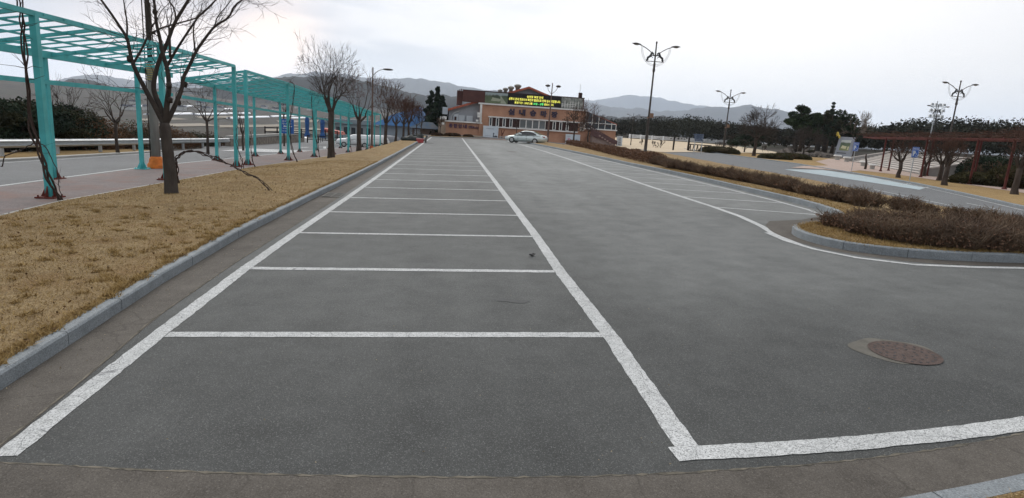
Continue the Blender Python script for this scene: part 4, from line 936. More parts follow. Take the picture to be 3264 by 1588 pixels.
BRICK = brick_mat('orange_brick', (.35, .175, .105), (.43, .23, .145), (.32, .24, .19))
WHITEP = mat('white_trim', (.66, .66, .64), .7, .12, 1.5); GREYW = mat('grey_render', (.30, .315, .34), .9, .12, .6)
TILE = mat('red_roof_sheet', (.36, .105, .065), .7, .2, 1.2, stretch=(3, .3, 1)); BROWNP = mat('brown_panel', (.085, .035, .03), .7, .2, 1.); DARKB = mat('dark_brown_panel', (.04, .018, .016), .7, .2, 1.)
GLASS = mat('window_glass', (.035, .045, .055), .15, .5, 1.2, .6, col2=(.008, .01, .012)); GLASSG = mat('grey_blind_glass', (.13, .145, .15), .3, .2, 1.)
SIGNP = mat('purple_letters', (.055, .03, .085), .6, .1, 1.); NAVY = mat('dark_letters', (.045, .035, .06), .6, .1, 1.)
def text_mesh(body, size, bold=0., depth=.0, spacing=1., align='LEFT', vertical=False):
    c = bpy.data.curves.new('t', 'FONT'); c.body = body; c.size = size; c.offset = bold; c.extrude = depth; c.space_character = spacing; c.align_x = align; c.resolution_u = 2
    if vertical: c.space_line = .95
    o = bpy.data.objects.new('t', c); COL.objects.link(o); dg = bpy.context.evaluated_depsgraph_get(); me = bpy.data.meshes.new_from_object(o.evaluated_get(dg))
    bpy.data.objects.remove(o); bpy.data.curves.remove(c); return me
def text(name, body, x, y, z, size, m, parent, width=None, bold=0., depth=.03, spacing=1., rz=0., height=None, vertical=False):
    """lettering standing upright in the X-Z plane, facing -Y (turned by rz), left bottom at x, y, z"""
    me = text_mesh(body, size, bold, depth, spacing, vertical=vertical); v = np.array([q.co for q in me.vertices]); mn, mx = v.min(0), v.max(0)
    sx = width/(mx[0]-mn[0]) if width else 1; sz = height/(mx[1]-mn[1]) if height else (sx if width else 1)
    c, s_ = math.cos(rz), math.sin(rz); pl_ = parent_loc(parent)
    for q in me.vertices:
        u = (q.co.x-mn[0])*sx; w = (q.co.y-mn[1])*sz; d = -q.co.z; q.co = Vector((x+u*c-d*s_-pl_[0], y+u*s_+d*c-pl_[1], z+w-pl_[2]))
    me.materials.clear(); me.materials.append(m); me.name = name; o = bpy.data.objects.new(name, me); COL.objects.link(o); o.parent = parent; return o
HB_ = thing('riding_hall', 'orange brick riding hall with red gable roof and LED board', 'building', (11.6, 93, 0))
def part(name, m, M, parent=HB_, sm_=False): return M.build(name, m, parent, smooth=sm_)
Y0 = 93.
M = MB(); M.box(4.3, 20.7, Y0, Y0+7, -.3, 5.12); part('wall', BRICK, M)
M = MB(); M.box(4.05, 20.75, Y0-.18, Y0+7.2, 5.12, 5.34); part('cornice', WHITEP, M)
M = MB(); M.box(-.75, 4.297, Y0+.25, Y0+6, -.6, 2.22); part('wall', BRICK, M)
M = MB(); M.box(-.95, 4.75, Y0-.05, Y0+.6, 2.22, 2.42); part('coping', WHITEP, M)
M = MB(); M.box(4.30, 4.62, Y0-.12, Y0-.003, 2.45, 5.1); part('downpipe_panel', WHITEP, M)
# long window band
M = MB(); M.box(5.6, 19.95, Y0-.28, Y0-.003, 3.28, 3.44); part('lintel', WHITEP, M)
M = MB(); M.box(5.5, 19.6, Y0-.28, Y0-.003, 1.78, 1.96); part('sill', WHITEP, M)
M = MB(); M.box(5.75, 19.6, Y0-.05, Y0-.004, 1.96, 3.28); part('window_backing', DARKB, M)
def window(x0, x1, z0, z1, pane, w=.10, y=Y0-.06, parent=HB_):
    M = MB(); M.box(x0, x0+w, y-.08, y, z0, z1); M.box(x1-w, x1, y-.08, y, z0, z1); M.box(x0+w, x1-w, y-.08, y, z0, z0+w*.7); M.box(x0+w, x1-w, y-.08, y, z1-w*.7, z1)
    f = M.build('window', WHITEP, parent); M = MB(); M.box(x0+w, x1-w, y-.03, y-.012, z0+w*.7, z1-w*.7); M.build('pane', pane, f)
z3x = lambda u: 4.16+(u-595)*(20.5-4.16)/1355
for a, b in ((730, 768), (815, 855), (900, 940), (988, 1027), (1545, 1585), (1630, 1668), (1718, 1755)): window(z3x(a), z3x(b), 1.99, 3.25, GLASS)
for a, b in ((1118, 1202), (1202, 1284), (1284, 1368), (1368, 1452)): window(z3x(a), z3x(b)-.01, 1.99, 3.25, GLASSG, .07)
# hall behind with gable roof
RX, RZ, EL, ER, EZ = 11.64, 8.25, -.9, 25.9, 4.15
M = MB(); M.prism([(EL+.5, -1), (ER-5.2, -1), (ER-5.2, 5.0), (RX, RZ-.28), (EL+.5, EZ-.1)], (0, Y0+1.2, 0), (1, 0, 0), (0, 0, 1), (0, 1, 0), 40); part('gable_wall', GREYW, M)
M = MB()
for (xa, za, xb, zb_) in ((EL-.1, EZ-.15, RX, RZ), (RX, RZ, ER, 3.5)):
    M.add([(xa, Y0-.1+.6, za-.32), (xb, Y0+.5, zb_-.32), (xb, Y0+.5, zb_), (xa, Y0+.5, za), (xa, Y0+42, za-.32), (xb, Y0+42, zb_-.32), (xb, Y0+42, zb_), (xa, Y0+42, za)], [(0, 1, 2, 3), (3, 2, 6, 7), (0, 4, 5, 1), (7, 6, 5, 4), (0, 3, 7, 4), (1, 5, 6, 2)])
rf = part('roof', TILE, M)
M = MB(); M.box(-1.35, -.55, Y0+.4, Y0+42, 3.3, 4.35); part('gutter_box', mat('pale_sheet', (.36, .40, .44), .6, .1, 1.), M)
for px, py, s_ in ((864, 197, .36), (932, 180, .42), (1003, 162, .48), (1090, 142, .55)):
    c = T(1380+px*.24845, 240+py*.24845, Y0+1.5); M = MB(); M.lathe([(s_*.62, -1.1), (s_*.62, -.1), (s_*.9, .0), (s_*1.05, .15*s_+.1), (s_*.95, .4*s_+.1), (s_*.4, .6*s_+.12), (.02, .62*s_+.12)], (c[0], Y0+1.6, c[2]-.15), 12); M.build('roof_ventilator', mat('vent_metal', (.2, .2, .17), .5, .3, 3.), rf, smooth=True)
# small doors and cabinets on the terrace of the low wing
M = MB(); M.box(.35, 1.1, Y0+.9, Y0+1.25, 2.4, 3.45); M.box(1.15, 2.05, Y0+.95, Y0+1.25, 2.4, 3.3); M.box(2.35, 3.3, Y0+.95, Y0+1.25, 2.4, 3.3); part('cabinet', mat('pale_cabinet', (.42, .45, .48), .7, .1, 1.), M)
M = MB(); M.box(.5, .82, Y0+.84, Y0+.897, 2.5, 3.05); part('door', DARKB, M)
M = MB()
for (x, z, r) in ((4.15, 3.7, .22), (4.15, 3.3, .2), (-1.4, 2.7, .25), (-.95, 2.75, .28), (3.95, 2.65, .18), (-1.2, 1.9, .2)): M.box(x-r, x+r, Y0-.5, Y0-.13, z-r*.8, z+r*.8)
part('air_unit', WHITEP, M)
M = MB(); M.box(-1.85, -.75, Y0+.3, Y0+2, .2, 2.6); part('annex', mat('tan_panel', (.28, .22, .17), .8, .2, 1.), M)
# curved tree like wall relief
M = MB(); M.tube(smooth_path([(0.0, Y0+1.1, 2.45), (.05, Y0+1.1, 3.0), (.4, Y0+1.1, 3.6), (1.2, Y0+1.1, 3.95)]), .13, 6); part('duct', GALV, M)
# main billboard on the roof edge
M = MB(); M.box(1.6, 20.3, Y0+.2, Y0+1.15, 5.36, 7.05); part('billboard_frame', BROWNP, M)
M = MB(); M.add([(1.55, Y0+.19, 7.0), (20.35, Y0+.19, 7.0), (20.35, Y0+.19, 7.12), (1.55, Y0+.19, 7.12), (1.55, Y0+1.2, 7.0), (20.35, Y0+1.2, 7.0), (20.35, Y0+1.2, 7.12), (1.55, Y0+1.2, 7.12)], [(0, 1, 2, 3), (3, 2, 6, 7), (4, 7, 6, 5), (0, 3, 7, 4), (1, 5, 6, 2), (0, 4, 5, 1)]); part('billboard_cap', DARKB, M)
M = MB(); M.box(.75, 1.597, Y0+.6, Y0+5, 4.9, 6.9); [M.box(.8+i*.25, .95+i*.25, Y0+.5, Y0+.597, 5.9, 7.0+.1*i) for i in range(3)]; part('roof_louver', BROWNP, M)
def picture_mat(name, top, mid, low, sc):
    m = bpy.data.materials.new(name); m.use_nodes = True; nt = m.node_tree; b = nt.nodes['Principled BSDF']; tc = N(nt, 'ShaderNodeTexCoord')
    n = N(nt, 'ShaderNodeTexNoise', Scale=sc, Detail=6.); L(nt, tc.outputs['Object'], n.inputs['Vector']); s = N(nt, 'ShaderNodeSeparateXYZ'); L(nt, tc.outputs['Generated'], s.inputs[0])
    z = math_(nt, 'ADD', s.outputs[2], math_(nt, 'MULTIPLY', math_(nt, 'SUBTRACT', n.outputs[0], .5), .35))
    r = ramp(nt, z, [(0., low), (.45, mid), (.68, tuple(q*.6 for q in mid)), (.80, top)]); L(nt, mixc(nt, .35, r.outputs[0], ramp(nt, n.outputs[0], [(.35, tuple(q*.4 for q in mid)), (.62, low)]).outputs[0]), b.inputs['Base Color']); return m
M = MB(); M.box(5.0, 8.45, Y0+.12, Y0+.197, 5.4, 6.96); pc = part('picture_panel', picture_mat('aerial_view', (.35, .42, .45), (.06, .09, .05), (.14, .18, .09), 1.5), M)
M = MB(); M.add([(5.9, Y0+.11, 5.75), (7.2, Y0+.11, 5.7), (7.5, Y0+.11, 6.05), (6.1, Y0+.11, 6.25)], [(0, 1, 2, 3)]); M.add([(7.4, Y0+.112, 5.42), (8.3, Y0+.112, 5.42), (7.5, Y0+.112, 6.4), (7.3, Y0+.112, 6.5)], [(0, 1, 2, 3)]); M.build('picture_detail', mat('pale_print', (.33, .36, .27), .7, .2, 1.), pc)
M = MB(); M.box(16.75, 20.15, Y0+.12, Y0+.197, 5.4, 6.98); pc = part('picture_panel', mat('mono_picture', (.36, .38, .35), .8, .3, 2.2, col2=(.07, .08, .075), detail=8.), M)
M = MB()
for x in np.arange(16.85, 20.1, .42): M.box(x, x+.07, Y0+.1, Y0+.116, 5.45, 6.0+.5*abs(math.sin(x*3)))
for z in (5.7, 5.95): M.box(16.8, 18.9, Y0+.09, Y0+.098, z, z+.06)
M.build('picture_detail', WHITEP, pc)
M = MB(); M.box(8.47, 16.73, Y0+.06, Y0+.197, 5.38, 7.0); led = part('led_panel', mat('led_black', (.012, .012, .012), .6, .1, 1.), M)
LEDY = mat('led_yellow', (.62, .60, .10), .5, 0., 1., emit=.85); LEDG = mat('led_green', (.10, .60, .16), .5, 0., 1., emit=.8)
text('lettering', '승마장 휴장 안내', 11.35, Y0+.055, 6.52, .3, LEDY, led, width=2.5, height=.36, bold=.006, depth=.004)
text('lettering', '상주시 관내 코로나19 확진자 발생으로 인해 임시 휴장합니다.', 8.6, Y0+.055, 6.03, .3, LEDY, led, width=8.0, height=.40, bold=.006, depth=.004)
text('lettering', '휴장기간 : 20년 2월', 9.5, Y0+.055, 5.55, .3, LEDY, led, width=2.75, height=.34, bold=.006, depth=.004)
text('lettering', '20일 - 상황', 12.4, Y0+.055, 5.55, .3, LEDG, led, width=1.6, height=.34, bold=.006, depth=.004)
text('lettering', '종료시 까지.', 14.1, Y0+.055, 5.55, .3, LEDY, led, width=1.5, height=.34, bold=.006, depth=.004)
for i, ch in enumerate('실내승마장'): text('letter', ch, 8.62+i*1.66, Y0-.16, 3.83, 1., NAVY, HB_, width=.98, height=.95, bold=.055, depth=.06)
for i, ch in enumerate('종합안내'): text('letter', ch, -.28+i*.72, Y0+.14, 1.38, 1., SIGNP, HB_, width=.55, height=.58, bold=.03, depth=.05)
text('letter', '(매표소)', 2.72, Y0+.14, 1.38, 1., SIGNP, HB_, width=1.5, height=.42, bold=.02, depth=.05)
# vertical sign with a cup
M = MB(); M.box(19.9, 20.62, Y0-.25, Y0-.02, 2.1, 3.5); vs = part('wall_sign', mat('cream_board', (.48, .44, .38), .7, .1, 1.), M)
text('lettering', '커', 20.12, Y0-.26, 3.02, .3, BLK, vs, width=.3, height=.3, bold=.01, depth=.006); text('lettering', '피', 20.12, Y0-.26, 2.66, .3, BLK, vs, width=.3, height=.3, bold=.01, depth=.006)
M = MB(); M.prism([(-.14, .12), (.14, .12), (.09, -.12), (-.09, -.12)], (20.28, Y0-.27, 2.38), (1, 0, 0), (0, 0, 1), (0, 1, 0), .015); M.build('cup_emblem', BLK, vs)
# glazed porch at the right end, under the sloping roof
M = MB(); M.box(20.703, 25.75, Y0+.2, Y0+6, 0, 2.42); part('wall', BRICK, M)
M = MB(); M.box(20.72, 25.9, Y0+.02, Y0+6.1, 2.42, 2.6); part('sill', WHITEP, M)
M = MB(); M.add([(20.72, Y0+.3, 2.6), (25.7, Y0+.3, 2.6), (25.7, Y0+.3, 3.4), (20.72, Y0+.3, 5.2)], [(0, 1, 2, 3)]); M.add([(25.7, Y0+.3, 2.6), (25.7, Y0+6, 2.6), (25.7, Y0+6, 3.4), (25.7, Y0+.3, 3.4)], [(0, 1, 2, 3)]); part('glazing', GLASS, M)
M = MB()
for x in (20.8, 21.85, 22.9, 23.95, 25.0, 25.72): M.beam((x, Y0+.25, 2.6), (x, Y0+.25, 5.1-(x-20.8)*.36), .09, .08, (0, 1, 0))
M.box(20.72, 25.75, Y0+.21, Y0+.204+.08, 3.5, 3.62) if False else M.box(20.85, 25.7, Y0+.2, Y0+.3, 3.38, 3.48); part('mullion', WHITEP, M)
M = MB(); M.box(19.6, 20.1, Y0+1, Y0+1.6, 7.1, 7.9); M.tube([(19.75, Y0+1.3, 7.9), (19.75, Y0+1.3, 9.2)], .02, 4); part('chimney', DARKB, M)
# outside stairs with dark balustrade
M = MB(); n = 12
for i in range(n):
    x = 21.6+i*.31; z1 = 2.4-i*.16; M.box(x, x+.31, Y0-1.7, Y0-.3, -.2, z1)
st = part('stairs', mat('stair_concrete', (.22, .17, .15), .9, .2, 2.), M)
M = MB(); M.prism([(21.3, 2.6), (25.6, .95), (25.6, .35), (21.3, 1.5)], (0, Y0-1.85, 0), (1, 0, 0), (0, 0, 1), (0, 1, 0), .12)
for i in range(13): x = 21.5+i*.33; M.box(x, x+.10, Y0-.25, Y0-.12, 2.35-i*.16, 3.0-i*.17)
M.beam((21.4, Y0-.2, 3.0), (25.7, Y0-.2, .95), .06, .08); M.build('balustrade', mat('purple_brown', (.095, .055, .055), .8, .2, 2.), st)
M = MB()
for i in range(6): x = 22.6+i*.42; z = 1.45-i*.24; M.box(x, x+.28, Y0-1.9, Y0-1.853, z, z+.2)
M.build('lantern_box', mat('pale_brown', (.30, .22, .19), .8, .2, 2.), st)
# banners on the wall
BANN = mat('banner_sheet', (.46, .54, .60), .8, .14, .8, col2=(.56, .61, .66))
def banner(label, x0, x1, z0, z1, y, lines, fig):
    t = thing('banner', label, 'banner', ((x0+x1)/2, y, z0)); M = MB(); M.box(x0, x1, y, y+.05, z0, z1); sh = M.build('sheet', BANN, t)
    M = MB()
    for (a, b, c, d) in ((x0-.04, x0, z0, z1), (x1, x1+.04, z0, z1)): M.box(a, b, y-.02, y+.06, c, d)
    M.build('frame', WHITEP, t)
    for (s_, u, v, w, h) in lines: text('lettering', s_, x0+u*(x1-x0), y-.004, z0+v*(z1-z0), .3, mat('banner_ink', (.06, .09, .13), .7, .1, 1.), t, width=w*(x1-x0), height=h, depth=.003)
    M = MB()
    for pts in fig: M.prism([(x0+u*(x1-x0), z0+v*(z1-z0)) for u, v in pts], (0, y-.012, 0), (1, 0, 0), (0, 0, 1), (0, 1, 0), .008)
    M.build('print', mat('banner_dark', (.03, .035, .05), .7, .1, 1.), t)
z_ = g(6.4, 92)
banner('large pale blue banner with dark heading and silhouette, left of the car', 4.95, 7.2, z_+.08, z_+1.78, Y0-.6, [('승마체험 안내', .18, .72, .5, .16), ('상주국제승마장', .12, .10, .4, .1)],
       [[(.66, .05), (.72, .05), (.72, .3), (.76, .38), (.70, .42), (.65, .38), (.68, .3)], [(.72, .05), (.98, .04), (.95, .14), (.86, .2), (.80, .12), (.73, .14)]])
z_ = g(19, 92)
banner('pale banner with pink patch behind the bare tree, right of the windows', 17.75, 19.95, z_+.05, z_+1.42, Y0-.5, [('안내문', .1, .70, .22, .14), ('휴장 공고', .55, .42, .3, .11), ('방문객 주의', .5, .24, .35, .08)], [[(.5, .06), (.6, .06), (.55, .16)]])
tb = [o for o in bpy.data.objects if o.name.startswith('banner') and o.parent is None][-1]
M = MB(); M.box(18.05, 18.45, Y0-.52, Y0-.506, z_+.45, z_+.85); M.build('print', mat('pink_print', (.55, .32, .40), .7, .1, 1.), tb)
# standing signboard on the forecourt
x, y, z = G(1966, 466); zt = TT(1975, 436, x, y)
t = thing('signboard', 'upright white signboard with dark brush letters at the stair foot', 'signboard', (x, y, z))
w = .82; M = MB(); M.box(x-.1, x+w, y, y+.12, z+.06, zt+.1); sb = M.build('board', mat('sign_white', (.52, .56, .60), .7, .1, 1.), t)
M = MB(); M.box(x, x+.08, y-.1, y+.25, z-.02, z+.06); M.box(x+w-.2, x+w-.12, y-.1, y+.25, z-.02, z+.06); M.build('foot', BLK, t)
H_ = zt-z
for ch, v, hh in (('카페', .74, .12), ('커', .50, .20), ('피', .26, .20), ('집', .06, .18)): text('lettering', ch, x+.14, y-.004, z+.08+v*H_, .3, BLK, t, width=.42, height=hh*H_, bold=.008, depth=.003)
# ---- clipped shrubs, stone benches, Y shaped trunk before the wall
SHRUB = mat('clipped_shrub', (.085, .050, .030), .95, .4, 2., .1, col2=(.035, .024, .016)); SHRUBG = mat('green_brown_hedge', (.085, .075, .035), .95, .4, 2., .1, col2=(.035, .034, .018))
def mound(label, x, y, r, h, seed, m=SHRUB, n=2400, name='clipped_shrub', zz=None, ls=.055, ry=None, cat='shrub', group=None):
    rng = np.random.RandomState(seed); z = g(x, y) if zz is None else zz; t = thing(name, label, cat, (x, y, z), group)
    v = rng.normal(size=(n, 3)); v[:, 2] = abs(v[:, 2]); v /= np.linalg.norm(v, axis=1)[:, None]; q = rng.uniform(.75, 1.04, (n, 1))
    sq = np.sign(v)*abs(v)**.75
    leaf_mesh('foliage', np.array([x, y, z])+sq*q*np.array([r, ry or r*.7, h]), None, rng.uniform(.6, 1.3, n)*ls, m, t, seed)
    M = MB()
    for k in range(5): a = k*1.3; M.tube([(x+.1*math.cos(a), y+.1*math.sin(a), z-.05), (x+r*.5*math.cos(a), y+.3*r*math.sin(a), z+h*.7)], [.03, .01], 5)
    M.blob((x, y, z+h*.42), (r*.82, (ry or r*.7)*.82, h*.46), seed, .08, 10)
    M.build('stem', SHRUB, t)
zz = g(0, 91)+.12
mound('left clipped brown shrub under the ticket office lettering', .3, 91, 1.3, .5, 1, zz=zz); mound('smaller clipped brown shrub right under the bracketed lettering', 2.65, 91, .85, .42, 2, zz=zz); mound('clipped dark shrub at the office corner by the kiosk', -1.9, 90.5, .9, .5, 3, zz=zz-.1)
for k, (x0, x1, lab) in enumerate(((3.3, 4.9, 'long low stone bench at the foot of the office wall'), (7.3, 9.0, 'low stone bench between the forked trunk and the car'), (1.3, 2.0, 'short stone seat between the two clipped shrubs'))):
    z = g(x0, 91)+.06; t = thing('stone_bench', lab, 'bench', (x0, 91, z)); M = MB(); M.box(x0, x1, 90.8, 91.2, z+.14, z+.26); M.build('seat', EDGEC, t); M = MB(); M.box(x0+.1, x0+.3, 90.85, 91.15, z-.05, z+.14); M.box(x1-.3, x1-.1, 90.85, 91.15, z-.05, z+.14); M.build('leg', EDGEC, t)
x, y, z = T(1599, 443, 91.2); z = g(x, y); t = thing('forked_trunk', 'dark forked bare trunk standing against the brick wall', 'tree trunk', (x, y, z))
M = MB(); M.tube([(x, y, z-.1), (x+.02, y, z+.55), (x-.12, y, z+1.25)], [.11, .09, .05], 7); M.tube([(x+.02, y, z+.5), (x+.24, y, z+.95), (x+.36, y, z+1.32)], [.09, .06, .045], 7); M.build('trunk', mat('reddish_bark', (.12, .045, .03), .95, .3, 5.), t)
for (px, py, Y, H, cr, th, lab, s_, ln) in ((1828, 455, 85, 5.3, 2.3, 2.0, 'bare vase shaped tree before the right banner of the hall', 91, 0), (1873, 462, 80, 6.2, 2.9, 2.1, 'taller bare spreading tree at the right corner of the hall', 92, .03), (1645, 440, 89, 3.3, .25, 2.2, 'thin upright bare pole tree left of centre before the hall', 93, 0)):
    x = T(px, py, Y)[0]; z = g(x, Y); bare_tree((x, Y, z), lab, H-z, cr, s_, .12 if s_ < 93 else .05, th, 6 if s_ < 93 else 2, 4 if s_ < 93 else 2, TWIGR, BARK2, fork=(0, 3, 3, 3, 3), rtw=.02, spread=1.1)
# ---- kerb bed in front of the hall
M = MB(); kerb(M, [(-3.0, 86.6), (0, 86.0), (2.2, 86.2), (4.0, 87.6), (6, 88.6), (11, 88.9), (14, 87), (16, 84)], 1, .13, .2, blk=2.5); struct(M.build('forecourt_kerb', GRAN, origin=(0, 0, 0)))
struct(patch('planting_bed', [(-3.0, 86.8), (0, 86.2), (2.2, 86.4), (4.0, 87.8), (5, 88.3), (4.5, 92.9), (-3.0, 92.9)], .10, GRASS2, 1.5))
# kiosk hut with blue ridge roof, conifers, blue shed
t = thing('kiosk_hut', 'low brown hut with a faded blue ridge roof left of the hall', 'hut', (-4.4, 96, g(-4.4, 96)))
z = -.6; M = MB(); M.box(-5.9, -1.9, 95.2, 98.5, z-1, 1.2); M.build('wall', mat('hut_brown', (.13, .09, .07), .9, .3, 1.), t)
M = MB(); M.prism([(-6.5, .95), (-4.4, 1.95), (-2.8, 1.95), (-1.6, .95)], (0, 94.5, 0), (1, 0, 0), (0, 0, 1), (0, 1, 0), 4.6); M.build('roof', mat('faded_blue_roof', (.12, .19, .28), .7, .3, .8, col2=(.22, .23, .24)), t)
M = MB(); M.box(-5.6, -4.7, 95.1, 95.197, -.4, .75); M.build('door', GREYW, t)
M = MB(); M.box(-4.3, -2.4, 94.7, 95.1, -.1, .05); M.build('counter', EDGEC, t)
t = thing('shed', 'long blue roofed shed rising behind the end of the tree row', 'shed', (-9.5, 112, g(-9.5, 112)))
M = MB(); M.box(-12, -6.2, 104, 124, -3, 1.2); M.build('wall', mat('shed_wall', (.30, .34, .38), .8, .1, 1.), t)
M = MB(); M.prism([(-13, 1.0), (-9.5, 2.9), (-5.2, 4.3), (-5.2, 1.0)], (0, 103, 0), (1, 0, 0), (0, 0, 1), (0, 1, 0), 22); M.build('roof', mat('blue_roof', (.10, .24, .50), .5, .2, .8), t)
for k, (px, Y, H, r, lab) in enumerate(((1372, 99, 7.3, 1.5, 'left dark conifer between the hut and the hills'), (1392, 96.5, 7.9, 1.6, 'taller dark conifer pressed against the hall gable'), (1408, 99, 6.6, 1.5, 'right dark conifer half hidden by the hall eaves'))):
    x = T(px, 400, Y)[0]; leafy_tree((x, Y, -.8), lab, H+.3, r*1.15, 200+k, PINE2, .5, .16, 'cone', 5200, .17, nc=30, clumpr=.42)
# ================= silver car ======================================================
def car(label, loc, rz, body, L_=4.8, W_=1.82, Hh=1.45, cat='car', suv=False, group=None):
    t = thing('parked_car', label, cat, loc, group); t.rotation_euler = (0, 0, rz)
    # side outline: x along the car (front negative), lower and upper edge, half width
    h = L_/2
    if not suv: st = [(-h, .42, .56, .60), (-h+.12, .25, .70, .74), (-h+.5, .2, .80, .84), (-1.15, .2, .93, .89), (-.6, .2, .98, .905), (.6, .2, 1.0, .91), (1.35, .2, 1.03, .90), (h-.35, .22, 1.04, .84), (h-.06, .3, .96, .76), (h, .45, .80, .68)]
    else: st = [(-h, .42, .75, .68), (-h+.12, .28, .95, .78), (-h+.6, .24, 1.05, .88), (-1.1, .24, 1.10, .90), (.6, .24, 1.14, .91), (1.5, .24, 1.15, .90), (h-.1, .28, 1.1, .84), (h, .45, .95, .80)]
    M = MB(); V = []; n = 12
    for (x, z0, z1, w) in st:
        for k in range(n):
            a = 2*math.pi*(k+.5)/n; cx = math.copysign(abs(math.cos(a))**.45, math.cos(a)); sz = math.copysign(abs(math.sin(a))**.55, math.sin(a)); zc = (z0+z1)/2; V.append((x, w*cx, zc+(z1-z0)/2*sz))
    M.add(V, [(i*n+k, i*n+(k+1) % n, (i+1)*n+(k+1) % n, (i+1)*n+k) for i in range(len(st)-1) for k in range(n)]+[tuple(range(n))[::-1], tuple((len(st)-1)*n+k for k in range(n))])
    bd_ = M.build('body', body, t, world=False, smooth=True)
    rr = [(-1.25, .93, .80), (-.95, 1.08, .76), (-.45, 1.34, .66), (-.1, 1.43, .62), (.45, 1.45, .61), (.95, 1.38, .62), (1.45, 1.22, .68), (1.85, 1.05, .76)] if not suv else [(-1.15, 1.08, .80), (-.55, 1.5, .68), (-.2, 1.62, .66), (1.2, 1.62, .66), (1.9, 1.5, .70), (2.2, 1.1, .80)]
    M = MB(); V = []
    for (x, zt, w) in rr: V += [(x, -.84, .95 if not suv else 1.08), (x, -w-.02, zt-.07), (x, -w*.85, zt), (x, w*.85, zt), (x, w+.02, zt-.07), (x, .84, .95 if not suv else 1.08)]
    M.add(V, [(i*6+k, (i+1)*6+k, (i+1)*6+k+1, i*6+k+1) for i in range(len(rr)-1) for k in range(5)]); M.build('roof', body, t, world=False, smooth=True)
    DG = mat('dark_car_glass', (.012, .012, .014), .12, .1, 1., .7); CH_ = mat('bright_trim', (.5, .5, .5), .3, .1, 1., .5, metal=.6)
    for sg in (-1, 1):
        M = MB()
        if not suv: P_ = [(-.92, 1.0), (-.42, 1.29), (.0, 1.375), (.5, 1.375), (.95, 1.31), (1.42, 1.10), (1.38, 1.03), (.6, 1.0)]
        else: P_ = [(-.85, 1.14), (-.45, 1.46), (-.1, 1.53), (1.2, 1.53), (1.85, 1.42), (2.0, 1.16)]
        V = [(x, sg*(.885-(z-.98)*.55), z) for x, z in P_]; V2 = [(x, sg*(.84-(z-.98)*.55), z) for x, z in P_]; k = len(P_)
        M.add(V+V2, [tuple(range(k)) if sg < 0 else tuple(range(k))[::-1]]+[(i, (i+1) % k, k+(i+1) % k, k+i) for i in range(k)]); M.build('side_window', DG, t, world=False)
        M = MB(); M.tube([(-.30, sg*.93, 1.0), (-.38, sg*1.0, 1.05), (-.62, sg*1.0, 1.05)], [.05, .09, .07], 6); M.build('mirror', body, t, world=False)
        for x in (.12, 1.05):
            M = MB(); M.box(x, x+.16, sg*.905-.012, sg*.905+.012, .84, .87); M.build('door_handle', CH_, t, world=False)
        M = MB()
        for x in (-.75, .28, 1.18): M.box(x, x+.012, sg*.912-.008, sg*.912+.004, .34, .97)
        M.build('door_seam', BLK, t, world=False)
        M = MB(); M.box(-h+.02, -h+.45, sg*.56-.14, sg*.56+.14, .60, .72); M.build('headlight', mat('headlight_glass', (.5, .52, .54), .2, .1, 1., .6), t, world=False)
        M = MB(); M.box(h-.30, h-.02, sg*.60-.16, sg*.60+.17, .74, .92); M.build('tail_light', mat('tail_red', (.25, .02, .02), .3, .1, 1.), t, world=False)
        for x in (-h+.93, h-1.10):
            M = MB(); M.add(*ring(x, sg*.80, .33, .33, .11)); wh = M.build('wheel', mat('tyre_rubber', (.018, .018, .018), .9, .1, 3.), t, world=False, smooth=False)
            M = MB()
            M.add(*ring(x, sg*.865, .33, .215, .05))
            for q in range(10):
                a = q*math.pi/5; M.beam((x+.05*math.cos(a), sg*.925, .33+.05*math.sin(a)), (x+.2*math.cos(a), sg*.922, .33+.2*math.sin(a)), .035, .02, (0, 1, 0))
            M.build('rim', CH_, wh, world=False)
    M = MB(); M.box(-h-.02, -h+.12, -.5, .5, .33, .5); M.build('grille', BLK, t, world=False)
    for (nm, xa, za, xb, zb_, w) in (('windscreen', -1.2, .97, -.42, 1.36, .66), ('rear_window', 1.80, 1.06, 1.02, 1.38, .60)):
        if suv: continue
        M = MB(); dz = .02; M.add([(xa, -w-.08, za+dz), (xa, w+.08, za+dz), (xb, w-.06, zb_+dz), (xb, -w+.06, zb_+dz)], [(0, 1, 2, 3)]); M.build(nm, DG, t, world=False)
    return t
def ring(x, y, z, r, hw):
    V = []; n = 20
    for yy, rr_ in ((-hw, r*.88), (-hw*.8, r), (hw*.8, r), (hw, r*.88)):
        for k in range(n): a = 2*math.pi*k/n; V.append((x+rr_*math.cos(a), y+yy, z+rr_*math.sin(a)))
    return V, [(i*n+k, (i+1)*n+k, (i+1)*n+(k+1) % n, i*n+(k+1) % n) for i in range(3) for k in range(n)]+[tuple(range(n)), tuple(3*n+k for k in range(n))[::-1]]
SILV = mat('silver_green_paint', (.58, .64, .63), .28, .05, 1., .6, metal=.35); WHC = mat('white_car_paint', (.62, .63, .64), .3, .05, 1., .5)
car('silver saloon parked before the riding hall, facing left', (8.75, 69.8, g(8.75, 69.8)), math.radians(-24), SILV)
def far_car(label, px, py, Y, rz, m, suv): x = T(px, py, Y)[0]; car(label, (x, Y, g(x, Y)), rz, m, suv=suv, L_=4.6, group='cars parked on the lane beyond the pergola')
far_car('white estate car beyond the pergola behind the third tree', 1132, 440, 80, math.radians(8), WHC, True)
far_car('white car beyond the pergola behind the street lamp foot', 1185, 435, 83, math.radians(12), WHC, True)
far_car('grey car farthest back past the pergola posts', 1225, 432, 89, math.radians(15), mat('grey_car_paint', (.2, .21, .23), .3, .05, 1., .5), True)
